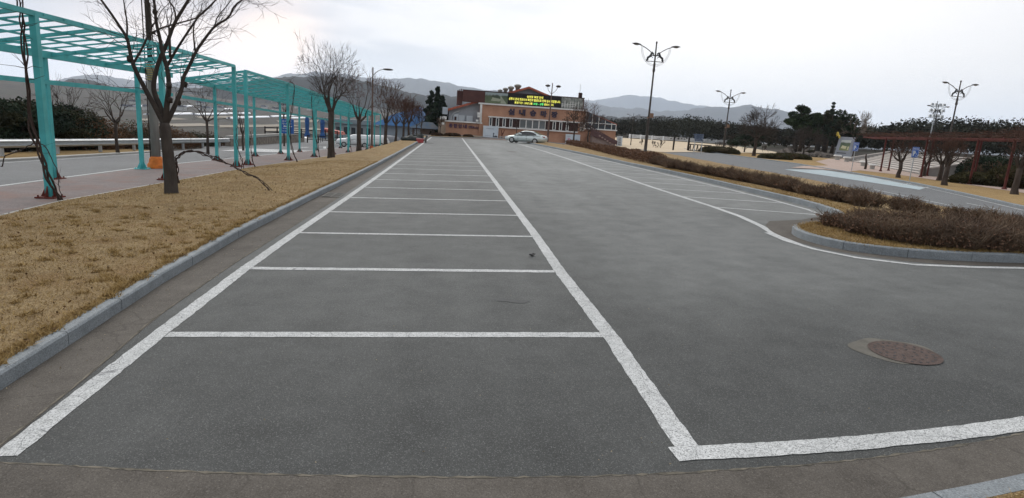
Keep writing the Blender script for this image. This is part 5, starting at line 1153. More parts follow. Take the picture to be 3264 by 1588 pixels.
# ================= things across the lane ==========================================
x, y = T(916, 402, 62)[:2]; z = g(x, y); zt, zb_ = TT(916, 380, x, y), TT(916, 426, x, y)
t = thing('road_sign', 'blue direction sign with white writing seen through the far pergola', 'sign', (x, y, z))
M = MB(); M.tube([(x, y+.06, z), (x, y+.06, zt)], .05, 8); M.build('post', GALV, t)
M = MB(); M.box(x-.62, x+.62, y-.03, y, zb_, zt); sg_ = M.build('panel', mat('sign_blue', (.02, .10, .34), .5, .1, 1.), t)
hh = zt-zb_
for s_, v, w, h in (('승마장', .78, .9, .16), ('주차장', .60, .9, .14), ('국궁장', .30, .7, .10), ('야영장', .12, .7, .10)): text('lettering', s_, x-.5, y-.034, zb_+v*hh, .3, WHITEP, t, width=w, height=h*hh*.9, depth=.003)
M = MB(); M.prism([(-.4, 0), (-.25, .09), (-.25, .04), (.45, .04), (.45, -.04), (-.25, -.04), (-.25, -.09)], (x, y-.045, zb_+.50*hh), (1, 0, 0), (0, 0, 1), (0, 1, 0), .01); M.build('arrow', WHITEP, t)
DW = mat('black_timber', (.022, .018, .016), .9, .3, 3.)
def timber_fence(label, x0, x1, Y, z, h=1.1):
    t = thing('timber_fence', label, 'fence', (x0, Y, z)); n = int((x1-x0)/1.35)
    for i in range(n+1): M = MB(); x = x0+(x1-x0)*i/n; M.box(x-.07, x+.07, Y-.07, Y+.07, z-.1, z+h); M.build('post', DW, t)
    M = MB()
    for v in (.35, .85): M.box(x0, x1, Y-.03, Y+.03, z+h*v, z+h*v+.1)
    M.build('rail', DW, t)
xa, xb = T(845, 425, 84)[0], T(1075, 435, 84)[0]
z = TT(950, 438, (xa+xb)/2, 84); timber_fence('black timber rail fence across the lane behind the blue sign', xa, xb, 84, z, 1.15)
xa2 = T(980, 435, 82.5)[0]; timber_fence('second black timber fence under the folded parasols', xa2, xb+.6, 82.5, z-.5, .9)
PB = mat('navy_canvas', (.025, .085, .24), .8, .3, 3.)
for k, (px, lab) in enumerate(((979, 'left folded dark blue parasol behind the black fence'), (1028, 'right folded dark blue parasol behind the black fence'))):
    x = T(px, 400, 83.2)[0]; t = thing('parasol', lab, 'parasol', (x, 83.2, z-.3), 'folded blue parasols'); zt = TT(px, 372+k*6, x, 83.2)
    M = MB(); M.tube([(x, 83.2, z-.4), (x, 83.2, zt+.1)], .04, 6); M.tube([(x+.3, 83.2, zt+.1), (x+.75, 83.2, zt-.4), (x+.8, 83.2, z-.3)], .04, 6); M.build('pole', BLK, t)
    M = MB(); M.lathe([(.42, z+.15-z), (.36, .5), (.22, .8), (.26, 1.4), (.30, zt-z-.5), (.2, zt-z-.1), (.05, zt-z)], (x, 83.2, z), 9); M.build('canopy', PB, t)
x = T(1058, 418, 90)[0]; zc = TT(1058, 412, x, 90); t = thing('tent', 'coral red tent top behind the right folded parasol', 'tent', (x, 90, zc-1.6))
M = MB(); M.prism([(-1.6, .0), (1.6, -.3), (1.4, .1), (-1.2, .5)], (x, 89, zc-.4), (1, 0, 0), (0, 0, 1), (0, 1, 0), 3); M.build('canopy', mat('coral_canvas', (.45, .13, .10), .7, .1, 1.), t)
M = MB(); [M.tube([(x+dx, 90, zc-2), (x+dx, 90, zc-.3)], .04, 5) for dx in (-1.6, 1.5)]; M.build('pole', BLK, t)
t = thing('farm_hut', 'pale grey farm building low behind the pergola tail', 'building', (-27, 128, -8)); M = MB(); M.box(-26, -15.5, 126, 134, -8, .6); M.build('wall', mat('hut_grey', (.28, .31, .32), .9, .1, .5), t)
M = MB(); [M.box(-24.5+i*1.5, -23.7+i*1.5, 125.9, 125.98, -1.5, -.1) for i in range(6)]; M.build('window', GLASS, t); M = MB(); M.prism([(-26.6, 0), (-15, 0), (-15.5, .9), (-26, .9)], (0, 125.5, .55), (1, 0, 0), (0, 0, 1), (0, 1, 0), 9); M.build('roof', mat('hut_roof', (.22, .26, .28), .8, .1, 1.), t)
# bicycle
t = thing('bicycle', 'dark bicycle leaning by the thin tree at the far kerb', 'bicycle', (-4.6, 82, g(-4.6, 82)+.1)); z = g(-4.6, 82)+.1
for x in (-5.05, -4.05):
    M = MB(); P_ = [(x+.33*math.cos(a), 82, z+.34+.33*math.sin(a)) for a in [2*math.pi*k/20 for k in range(21)]]; M.tube(P_, .02, 5, cap=False)
    for k in range(6): a = k*math.pi/6; M.tube([(x+.3*math.cos(a), 82, z+.34+.3*math.sin(a)), (x-.3*math.cos(a), 82, z+.34-.3*math.sin(a))], .004, 3)
    M.build('wheel', BLK, t)
M = MB()
for a, b in (((-5.05, z+.34), (-4.7, z+.34)), ((-4.7, z+.34), (-4.8, z+.85)), ((-4.8, z+.8), (-4.2, z+.82)), ((-4.7, z+.34), (-4.2, z+.78)), ((-4.2, z+.95), (-4.05, z+.34)), ((-5.05, z+.34), (-4.8, z+.8))): M.tube([(a[0], 82, a[1]), (b[0], 82, b[1])], .018, 5)
M.build('frame', BLK, t); M = MB(); M.tube([(-4.22, 81.75, z+1.0), (-4.22, 82.25, z+1.0)], .015, 5); M.build('handlebar', BLK, t); M = MB(); M.box(-4.92, -4.68, 81.93, 82.07, z+.85, z+.9); M.build('saddle', BLK, t)
# tarpaulin heap and red crate at the kerb end
x, y, z = -3.75, 62.5, -.0
t = tag((lambda M: (M.blob((x, y, z+.15), (1.0, .7, .38), 5, .25, 14), M.blob((x+.7, y+.4, z+.25), (.4, .4, .5), 6, .3, 12), M.build('tarpaulin_heap', mat('black_tarpaulin', (.02, .025, .024), .6, .3, 3.), smooth=True))[-1])(MB()), 'heap of crumpled black tarpaulin on the kerb at the tree row end', 'tarpaulin')
x, y = -2.95, 61.0; z = g(x, y); t = thing('crate', 'faded red crate beside the black tarpaulin heap', 'crate', (x, y, z))
M = MB(); M.box(x-.36, x+.3, y-.25, y+.25, z+.02, z+.34); M.build('body', mat('faded_red', (.42, .07, .07), .7, .3, 3.), t); M = MB(); M.box(x-.40, x+.34, y-.29, y+.29, z+.34, z+.42); M.build('rim', mat('pink_rim', (.5, .2, .2), .7, .2, 3.), t)
M = MB(); M.tube([(x+.5, y, z), (x+.6, y, z+.75)], .1, 6); M.tube([(x+.35, y-.2, z+.02), (x+1.3, y-.5, z+.03)], .03, 5); tag(M.build('scrap_post', mat('grey_scrap', (.12, .11, .1), .8, .3, 3.)), 'short grey scrap post standing beside the red crate', 'post')
# ================= hedge and shrubs on the island ==================================
HEDGE = mat('bare_hedge_twigs', (.20, .145, .10), .95, .35, 1.6, .1, col2=(.07, .048, .038), detail=7.)
HEDGEL = mat('wilted_hedge_leaves', (.20, .115, .075), .95, .35, 5., .1, col2=(.085, .052, .036), detail=7.)
def hedge_mass(t, C, w, h, n, seed, ntw, ls=.03):
    """C centre points (x, y): many small bushes side by side, each with its own height, leaves and twigs"""
    rng = np.random.RandomState(seed); C = np.array([c[:2] for c in C]); B = C[::2]+rng.normal(size=C[::2].shape)*.10; m = len(B)
    hh = h*rng.uniform(.68, 1.12, m); rr = rng.uniform(.36, .56, m)*w; per = n//m; P3 = []
    for k in range(m):
        v = rng.normal(size=(per, 3)); v[:, 2] = abs(v[:, 2]); v /= np.linalg.norm(v, axis=1)[:, None]; q = rng.uniform(.1, 1.08, (per, 1))**.5
        c = v*q*np.array([rr[k], rr[k], hh[k]]); z0 = np.array([g(B[k, 0], B[k, 1])+.16]*per); keep = (c[:, 2] > .08+.1*rng.uniform(size=per)); P3.append(np.stack([B[k, 0]+c[:, 0], B[k, 1]+c[:, 1], z0+c[:, 2]], 1)[keep])
    P3 = np.concatenate(P3); leaf_mesh('foliage', P3, None, rng.uniform(.5, 1.3, len(P3))*ls, HEDGEL, t, seed)
    M = MB()
    for _ in range(ntw):
        k = rng.randint(m); x0 = B[k, 0]+rng.normal()*.07; y0 = B[k, 1]+rng.normal()*.07; z0 = g(x0, y0)+.1; a = rng.uniform(0, 6.28); q = rng.uniform(.1, 1.05)*rr[k]
        H1 = hh[k]*rng.uniform(.7, 1.25)*(1-.35*(q/rr[k])**2); p = [(x0, y0, z0), (x0+q*.5*math.cos(a), y0+q*.5*math.sin(a), z0+H1*.55), (x0+q*math.cos(a), y0+q*math.sin(a), z0+H1)]; M.tube(p, [.010, .008, .0045], 3, cap=False)
        for _ in range(3):
            u = rng.uniform(.3, .95); e0 = np.array(p[0])*(1-u)+np.array(p[2])*u; M.tube([e0, e0+np.array([rng.normal()*.10, rng.normal()*.10, rng.uniform(.05, .18)])], [.006, .0035], 3, cap=False)
    M.build('twigs', HEDGE, t)
HL = [(p[0]+.55, p[1]) for p in [G(px, py, .14) for px, py in ((2674, 650), (2599, 631), (2525, 616), (2412, 590), (2288, 567), (2129, 538), (1969, 499), (1870, 474))]]; HL += [(HL[-1][0]+.3, 78)]
C1 = [p for p in resample(HL, .2)]
t = thing('hedge', 'long brown clipped hedge running along the island beside the stalls', 'hedge', (12.2, 24, g(12.2, 24)))
near = [p for p in C1 if p[1] < 34]; farp = [p for p in C1 if p[1] >= 34]
hedge_mass(t, near, 1.0, .45, 19000, 5, 5600)
rng = np.random.RandomState(6); Cf = np.array(farp); n = 26000; i = rng.randint(0, len(Cf), n); a = rng.uniform(-.5, .5, n); x = Cf[i, 0]+a*1.3; y = Cf[i, 1]+rng.uniform(-.3, .3, n)
z = rng.uniform(0, 1, n)**.6*.66*(1-.8*abs(a)**2.2*1.5)*(1+.1*np.sin(y*1.3)); gzz = np.array([g(p, q) for p, q in zip(x, y)])+.14
leaf_mesh('foliage', np.stack([x, y, gzz+z], 1), None, rng.uniform(.6, 1.3, n)*.06, HEDGEL, t, 9)
HL2 = [p[:2] for p in [G(px, py, .14) for px, py in ((3380, 775), (3264, 745), (3150, 720), (3000, 695), (2870, 672), (2760, 655), (2680, 642))]]
t = thing('hedge', 'ragged far side hedge of the island along the side road', 'hedge', (14.5, 18, g(14.5, 18)))
hedge_mass(t, resample(HL2, .2), .9, .42, 5500, 7, 1900)
sp = []
for px, py, r, h, lab in ((2655, 722, .42, .42, 'small leftmost shrub at the island nose by the kerb'), (2700, 728, .5, .42, 'shrub just behind the island nose kerb'), (2745, 745, .55, .46, 'second front shrub from the island nose'), (2760, 712, .5, .40, 'back shrub behind the island nose'), (2820, 762, .6, .48, 'third front shrub from the island nose'),
      (2830, 722, .55, .42, 'broad shrub in the middle of the island clump'), (2900, 775, .62, .48, 'fourth front shrub from the island nose'), (2910, 735, .6, .44, 'dense shrub where the clump meets the hedge'), (2985, 785, .62, .48, 'fifth front shrub from the island nose'), (2990, 745, .6, .44, 'shrub in the back row of the right clump'),
      (3070, 792, .62, .50, 'large shrub near the right picture edge'), (3080, 755, .6, .44, 'low back shrub near the right picture edge'), (3160, 795, .62, .50, 'last but one front shrub at the right picture edge'), (3250, 800, .65, .50, 'shrub cut by the right picture edge'), (3190, 765, .6, .44, 'back shrub at the right picture edge')):
    p = G(px, py, .14); sp.append((p[0], p[1], r, h, lab))
for k, (x, y, r, h, lab) in enumerate(sp):
    z = g(x, y)+.13; t = thing('azalea_shrub', 'bare brown '+lab, 'shrub', (x, y, z), 'bare shrubs on the island'); rng = np.random.RandomState(300+k); M = MB(); n = 560; r *= .9; h *= (.55 if k < 4 else .78)*rng.uniform(.85, 1.15)
    ph = rng.uniform(0, 6.28, 4); v = rng.normal(size=(n, 3)); v[:, 2] = abs(v[:, 2]); v /= np.linalg.norm(v, axis=1)[:, None]; q = rng.uniform(.25, 1.05, (n, 1))**.6
    az = np.arctan2(v[:, 1], v[:, 0]); lump = (1+.16*np.sin(3*az+ph[0])+.1*np.sin(7*az+ph[1]))[:, None]
    P3 = v*q*lump*np.array([r, r, h*.95])+np.array([0, 0, .08])
    leaf_mesh('foliage', np.array([x, y, z])+P3, None, rng.uniform(.5, 1.3, n)*.023, HEDGEL, t, 300+k)
    for _ in range(170 if k else 90):
        a = rng.uniform(0, 6.28); e = np.array([x+r*rng.uniform(.2, 1.05)*math.cos(a), y+r*rng.uniform(.2, 1.05)*math.sin(a), z+h*rng.uniform(.6, 1.18)]); b = np.array([x+.12*math.cos(a), y+.12*math.sin(a), z-.03])
        m_ = (b+e)/2+rng.normal(size=3)*.04; M.tube([b, m_, e], [.011, .008, .004], 3, cap=False)
        for _ in range(3): s0 = m_*rng.uniform(0, 1)+e*.5 if False else m_+(e-m_)*rng.uniform(0, 1); M.tube([s0, s0+rng.normal(size=3)*np.array([.09, .09, .05])+np.array([0, 0, .08])], [.005, .003], 3, cap=False)
    M.build('twigs', HEDGE, t)
# ================= paddock side ====================================================
def ranch_fence():
    t = thing('ranch_fence', 'white three rail ranch fence along the far side of the sand paddock', 'fence', (60, 190, .75))
    A = T(2000, 428, 188); P = [(T(px, 440, Y)[0], Y) for px, Y in ((2006, 196), (2150, 195), (2330, 190), (2440, 180), (2535, 168), (2640, 150))]
    R = resample(P, 4.2); Mr = MB()
    for p in R:
        M = MB(); z = g(p[0], p[1])+.05; M.box(p[0]-.17, p[0]+.17, p[1]-.12, p[1]+.12, z-.2, z+1.42); M.build('post', WHITE, t)
    for a, b in zip(R, R[1:]):
        for h in (.45, .85, 1.22): Mr.beam((a[0], a[1]-.16, g(*a[:2])+h), (b[0], b[1]-.16, g(*b[:2])+h), .06, .21)
    Mr.build('rail', WHITE, t)
ranch_fence()
def stick(label, px, py, ty, r, name='post', cat='post', m=None, group=None):
    x, y, z = G(px, py); t = thing(name, label, cat, (x, y, z), group); zt = TT(px+2, ty, x, y); M = MB(); M.tube([(x, y, z-.1), (x+.02, y, zt)], r, 7); M.build('shaft', m or DW, t); return t
stick('dark timber post standing alone at the near paddock edge', 2145, 480, 436, .13)
stick('dark timber post beside the trestle frame', 2192, 481, 438, .16)
# timber trestle frame
a, b = G(2195, 482), G(2265, 488); a = np.array(a); b = np.array(b); b = a+(b-a)*min(1, 9/np.linalg.norm(b-a)); t = thing('trestle_frame', 'dark timber trestle frame of crossed legs at the paddock edge', 'timber frame', tuple(a))
zt = TT(2225, 460, *(a[:2])); M = MB(); M.beam((a[0], a[1], zt), (b[0], b[1], zt), .14, .14); M.beam((a[0], a[1], a[2]+.1), (b[0], b[1], b[2]+.1), .12, .12); M.build('beam', DW, t)
for k in range(6):
    p = a+(b-a)*(k+.3)/6; q = a+(b-a)*(k+.0)/6; r_ = a+(b-a)*(k+.62)/6; M = MB(); M.beam((p[0], p[1], zt), (q[0], q[1], q[2]), .09, .09); M.beam((p[0], p[1], zt), (r_[0], r_[1], r_[2]), .09, .09); M.build('leg', DW, t)
# blue board with slats behind it
x, y = T(2228, 440, 75)[:2]; z = g(x, y); zt = TT(2228, 427, x, y); t = thing('slatted_board', 'faded blue notice board on posts behind the trestle frame', 'sign', (x, y, z)); M = MB(); M.tube([(x-.45, y, z), (x-.45, y, zt)], .05, 6); M.tube([(x+.5, y, z), (x+.5, y, zt)], .05, 6); M.build('post', GALV, t)
M = MB()
for i in range(5): h = zt-(i+1)*.19; M.box(x-.75+.05*i, x+.6-.03*(i % 2)*4, y-.08, y-.051, h, h+.16)
M.build('board', mat('faded_blue', (.09, .115, .17), .8, .3, 2.), t)
# clipped hedge mound with lamp
x, y, z = G(2292, 489); mound('clipped greenish brown hedge mound around the foot of the middle horse lamp', x, y, 62*y/1900, TT(2290, 468, x, y)-z, 11, SHRUBG, 7000, ls=.085, ry=2.5, cat='hedge', name='hedge_mound')
for k, (px, py, ty, r) in enumerate(((2045, 463, 443, .5), (2082, 470, 447, .8), (2105, 473, 446, .8), (2290, 476, 452, .9), (2320, 478, 455, .9), (2340, 480, 458, .6), (2435, 481, 462, .5))):
    x, y, z = G(px, py); lab = ('leftmost pale sapling by the garden lamp', 'pale forked sapling near the big lamp pole', 'pale sapling right of its forked twin', 'pale twiggy bush left behind the hedge mound', 'pale twiggy bush at the hedge mound lamp', 'pale slender bush right of the hedge mound', 'small pale sapling on the sand behind the lawn tree')[k]
    bare_tree((x, y, z), lab, max(1.2, TT(px, ty, x, y)-z), r*1.1, 400+k, .05, .35, 4, 3, mat('pale_twig', (.26, .20, .15), .95, .2, 3.), mat('pale_bark', (.24, .18, .14), .95, .2, 3.), 'saplings along the paddock', fork=(0, 3, 3), rtw=.018, spread=1.4)
SLY = G(2657, 502)[1]
# lawn tree and pines
x, y, z = G(2402, 498); bare_tree((x, y, z), 'wide bare tree standing alone on the right lawn, fan shaped crown', TT(2420, 338, x, y)-z, 66*y/1900, 501, .22, 2.6, 8, 5, TWIG, BARK2, fork=(0, 3, 3, 3, 3, 3), rtw=.02, spread=1.35)
def at_px(px, py): p = G(px, py); return p
for k, (px, py, ty, r, sh, lab) in enumerate(((2372, 486, 418, 1.0, 'round', 'small dark pine left behind the lawn tree'), (2400, 488, 424, .9, 'round', 'small dark pine right behind the lawn tree'), (2332, 487, 447, .5, 'round', 'tiny low pine at the end of the hedge mound'))):
    x, y, z = G(px, py); leafy_tree((x, y, z), lab, TT(px, ty, x, y)-z, r*(y/60), 510+k, PINE2, 1.2, .12, sh, 3200, .14, nc=14, clumpr=.42)
for k, (px, Y, ty, cr, lab, n, m_, ln) in enumerate(((2555, 66, 338, 3.4, 'big old pine with a reddish crown, left of the rock garden group', 9000, PINE, (0, 0)), (2600, 70, 348, 3.4, 'big dark pine in the middle of the rock garden group', 8000, CEDAR, (.02, 0)), (2655, 74, 345, 3.6, 'big dense pine at the right of the rock garden group, over the notice slab', 9000, PINE, (.03, 0)), (2700, 78, 385, 2.6, 'lower dark pine at the right end of the rock garden group', 5000, PINE2, (0, 0)))):
    Y = SLY+7+2.5*k; px = (2550, 2603, 2652, 2690)[k]; x = T(px, 470, Y)[0]; z = g(x, Y); cr = (52, 50, 50, 38)[k]*Y/1900/.9; leafy_tree((x, Y, z), lab, TT(px, ty, x, Y)-z, cr, 520+k, m_, (TT(px, ty, x, Y)-z)*.42, .34, 'flat', n, .22, nc=34, clumpr=.30, lean=ln)
x, y = T(2656, 345, 110)[:2]; leafy_tree((x, y, .75), 'thin ragged pine top poking out above the rock garden pines', TT(2656, 325, x, y)-.75, 1.5, 530, PINE2, 3., .12, 'cone', 900, .2, nc=12, clumpr=.5)
x, y, z = G(2557, 509); bare_tree((x, y, z), 'reddish bare tree on the lawn tip before the rock garden', TT(2540, 400, x, y)-z, 2.6, 531, .13, 1.6, 6, 4, mat('red_brown_twig', (.10, .052, .035), .95, .3, 3.), BARK, fork=(0, 3, 3, 3, 3), rtw=.02, spread=1.3)
bare_tree((T(2735, 400, 100)[0], 100, .75), 'pale bare tree right behind the rock garden pines', TT(2740, 352, T(2735, 400, 100)[0], 100)-.75, 2.4, 532, .12, 3.0, 5, 4, mat('grey_twig', (.13, .105, .085), .95, .2, 3.), BARK, fork=(0, 3, 3, 3, 3), rtw=.03, spread=1.1)
# rock garden
ROCK = mat('garden_rock', (.15, .13, .115), .95, .5, 1.3, .1, bump=.8, bsc=5.)
rk = [(2495, 497, 1.3, .9), (2512, 492, 1.1, 1.1), (2530, 500, .8, .5), (2548, 496, .9, .6), (2566, 498, 1.0, .7), (2590, 499, .9, .6), (2610, 498, 1.1, .8), (2630, 502, 1., .7), (2648, 502, .8, .6), (2524, 488, 1.2, .9), (2575, 490, 1.2, .8), (2600, 488, 1.3, .9), (2625, 490, 1.1, .8), (2645, 492, 1., .8)]
rw = ['tallest dark boulder at the left tip of the rock garden', 'steep boulder second from the left tip', 'low flat rock in the front row near the left tip', 'front row rock under the first big pine', 'rounded front rock left of the bare tree', 'front rock right of the reddish bare tree', 'broad front rock mid way to the notice slab', 'front rock near the notice slab', 'small front rock touching the notice slab', 'rear boulder above the left tip', 'rear boulder behind the reddish bare tree', 'largest rear boulder under the middle pine', 'rear boulder under the dense right pine', 'rear boulder hiding the notice slab foot']
for k, (px, py, r, h) in enumerate(rk):
    x, y, z = G(px, py); M = MB(); M.blob((x, y, z+h*.35), (r, r*.8, h*.75), 600+k, .22, 11); tag(M.build('boulder', ROCK, origin=(x, y, z)), 'grey '+rw[k], 'rock', 'boulders of the rock garden')
for k, (px, py, r, h, lab) in enumerate(((2470, 508, 2.2, .7, 'low dry shrub bank left below the boulders'), (2520, 507, 3.0, .8, 'brownish shrub bank in front of the boulders'), (2600, 494, 2.2, .9, 'dark shrub tucked among the boulders'))):
    x, y, z = G(px, py); mound(lab, x, y, r, h, 620+k, SHRUBG, 4500, ls=.09, ry=1.2, zz=z)
PY = SLY+4; x, y = T(2540, 480, PY)[:2]; t = thing('timber_pavilion', 'dark timber post and beam frame behind the boulders', 'pavilion', (x, y, .2))
xs = [T(px, 460, PY)[0] for px in (2536, 2608, 2630)]
for q in xs: M = MB(); M.box(q-.35, q+.35, PY-.3, PY+.3, -.1, TT(pix(q, PY, 2)[0], 440+.06*(pix(q, PY, 2)[0]-2540), q, PY)); M.build('post', DW, t)
M = MB(); M.beam((xs[0]-1.8, PY, TT(2540, 437, xs[0], PY)), (xs[-1]+3, PY, TT(2640, 444, xs[-1], PY)), .7, .22); M.build('beam', DW, t)
# notice slab with a golden horse
A_, B_ = np.array(T(2660, 503, 60)), np.array(T(2706, 507, 57)); Ya = 60
x0, y0, _ = G(2657, 502); x1, y1, z = G(2706, 508); y1 = y0+(y1-y0)*.5; x1 = T(2706, 508, y1)[0]; z = g(x1, y1)+.05; zt0, zt1 = TT(2672, 436, x0, y0), TT(2717, 438, x1, y1); zt = (zt0+zt1)/2
t = thing('notice_slab', 'big leaning grey slab with an aerial photo panel and golden horse on top', 'monument', (x0, y0, z)); d = np.array([x1-x0, y1-y0, 0]); Ls = np.linalg.norm(d); d /= Ls; nn = np.array([d[1], -d[0], 0]); SLAB = mat('slab_grey', (.25, .27, .31), .7, .15, 1.)
lean = np.array([.10, 0, 1.]); M = MB(); M.prism([(0, 0), (Ls, 0), (Ls, zt-z), (.12, zt-z+.05)], (x0, y0, z), d, lean, -nn, .5); M.build('slab_body', SLAB, t)
M = MB(); M.prism([(-.3, 0), (Ls+.3, 0), (Ls+.3, .22), (-.3, .22)], np.array([x0, y0, z-.1])+nn*.25, d, (0, 0, 1), -nn, 1.0); M.build('plinth', DW, t)
H_ = zt-z; o3 = np.array([x0, y0, z])+nn*.02
M = MB(); M.prism([(.22*Ls, .36*H_), (.82*Ls, .36*H_), (.86*Ls, .86*H_), (.24*Ls, .86*H_)], o3, d, lean, -nn, .018); M.build('photo_panel', picture_mat('paddock_view', (.6, .64, .66), (.07, .12, .07), (.22, .25, .10), .35), t)
M = MB(); M.prism([(.30*Ls, .46*H_), (.62*Ls, .44*H_), (.66*Ls, .56*H_), (.36*Ls, .60*H_)], o3+nn*.01, d, lean, -nn, .008); M.prism([(.72*Ls, .40*H_), (.80*Ls, .40*H_), (.81*Ls, .56*H_), (.73*Ls, .56*H_)], o3+nn*.012, d, lean, -nn, .008); M.build('panel_detail', mat('sand_print', (.55, .52, .34), .7, .1, 1.), t)
M = MB(); M.prism([(.12*Ls, .22*H_), (.72*Ls, .22*H_), (.72*Ls, .25*H_), (.12*Ls, .25*H_)], o3+nn*.01, d, lean, -nn, .01); M.build('engraving', DW, t)
M = MB(); M.prism([(q[0]*1.15+.22, q[1]*1.15-.15) for q in HORSE], (x0, y0, zt-.15), d*1.0, (0, 0, 1), -nn, .2); M.build('horse_figure', mat('gold_paint', (.52, .38, .05), .45, .15, 3., .4), t)
# stools on the plaza
for k, (px, py, lab) in enumerate(((2668, 511, 'farthest square stone seat beside the notice slab'), (2698, 517, 'second stone seat, at the corner of the steps'), (2750, 531, 'third stone seat with a round white top'), (2779, 541, 'nearest stone seat with a white top, before the steps'))):
    x, y, z = G(px, py); z += .05; s_ = y/42; t = thing('stone_stool', lab, 'stone stool', (x, y, z), 'stone seats on the plaza'); M = MB(); M.lathe([(.17*s_, -.05), (.16*s_, .26*s_)], (x, y, z), 10); M.build('pedestal', EDGEC, t)
    M = MB(); M.lathe([(.27*s_, .26*s_+.003), (.28*s_, .30*s_), (.26*s_, .36*s_), (.2*s_, .37*s_)], (x, y, z), 14); M.build('seat', WHITEP, t)
# stepped seating
STEP = mat('step_concrete', (.30, .29, .275), .9, .2, 1.5, bump=.2); CAP = mat('pale_coping', (.50, .46, .43), .85, .12, 2.)
p0, p1 = np.array(G(2716, 516)), np.array(G(2953, 562)); p0[2] = p1[2] = .10; d = p1-p0; Ls = np.linalg.norm(d); d /= Ls; nn = np.array([-d[1], d[0], 0]);
if nn[0] < 0: nn = -nn
t = thing('stepped_seating', 'wide grey concrete stepped seating with pale sloping side walls', 'steps', tuple(p0)); NS = 10; hs_ = (1.9-.10)/NS
for k in range(NS):
    o3 = p0+nn*(k*.55); M = MB(); M.prism([(0, 0), (.55*(NS-k)+1, 0), (.55*(NS-k)+1, hs_-.05), (0, hs_-.05)], o3+d*.0+np.array([0, 0, k*hs_]), nn, (0, 0, 1), d, Ls); M.build('step', STEP, t)
    M = MB(); M.prism([(-.05, 0), (.60, 0), (.60, .05), (-.05, .05)], o3+np.array([0, 0, (k+1)*hs_-.048]), nn, (0, 0, 1), d, Ls); M.build('nosing', CAP, t)
for e, sg in ((0, -1), (Ls, 1)):
    b0 = p0+d*e; pr = [(-.6, 0), (NS*.55+.6, 0), (NS*.55+.6, 1.88), (NS*.55-.3, 1.92), (-.6, .45)]; M = MB(); M.prism(pr, b0, nn, (0, 0, 1), d*sg, .45); M.build('side_wall', STEP, t)
    M = MB(); M.prism([(-.7, .453), (NS*.55-.3, 1.923), (NS*.55+.7, 1.883), (NS*.55+.7, 2.01), (NS*.55-.3, 2.05), (-.7, .58)], b0-d*sg*.06, nn, (0, 0, 1), d*sg, .6); M.build('coping', CAP, t)
q0 = p0+nn*(NS*.55+1.2)
for k, (u, lab) in enumerate(((.18, 'left pale plank bench above the steps'), (.40, 'middle pale plank bench above the steps'), (.72, 'right pale plank bench behind the second parking sign'), (.92, 'farthest right pale plank bench above the steps'))):
    c = q0+d*Ls*u; c[2] = 1.7; t = thing('plank_bench', lab, 'bench', tuple(c)); c = c+np.array([0, 0, .25]); M = MB(); M.prism([(-1.3, 0), (1.3, 0), (1.3, .08), (-1.3, .08)], c+np.array([0, 0, .1]), d, (0, 0, 1), nn, .4); M.build('seat', CAP, t); M = MB(); [M.prism([(-.06+s_, -.5), (.06+s_, -.5), (.06+s_, .1), (-.06+s_, .1)], c+nn*.1, d, (0, 0, 1), nn, .2) for s_ in (-1, 1)]; M.build('leg', DW, t)
M = MB(); e0 = p0+nn*(NS*.55+.45)-d*3; M.prism([(0, -1.2), (14, -1.2), (16, -1.0), (14, 1.72), (0, 1.72)], e0, nn, (0, 0, 1), d, Ls+14); struct(M.build('terrace_ground', GRASS2, origin=(0, 0, 0)))
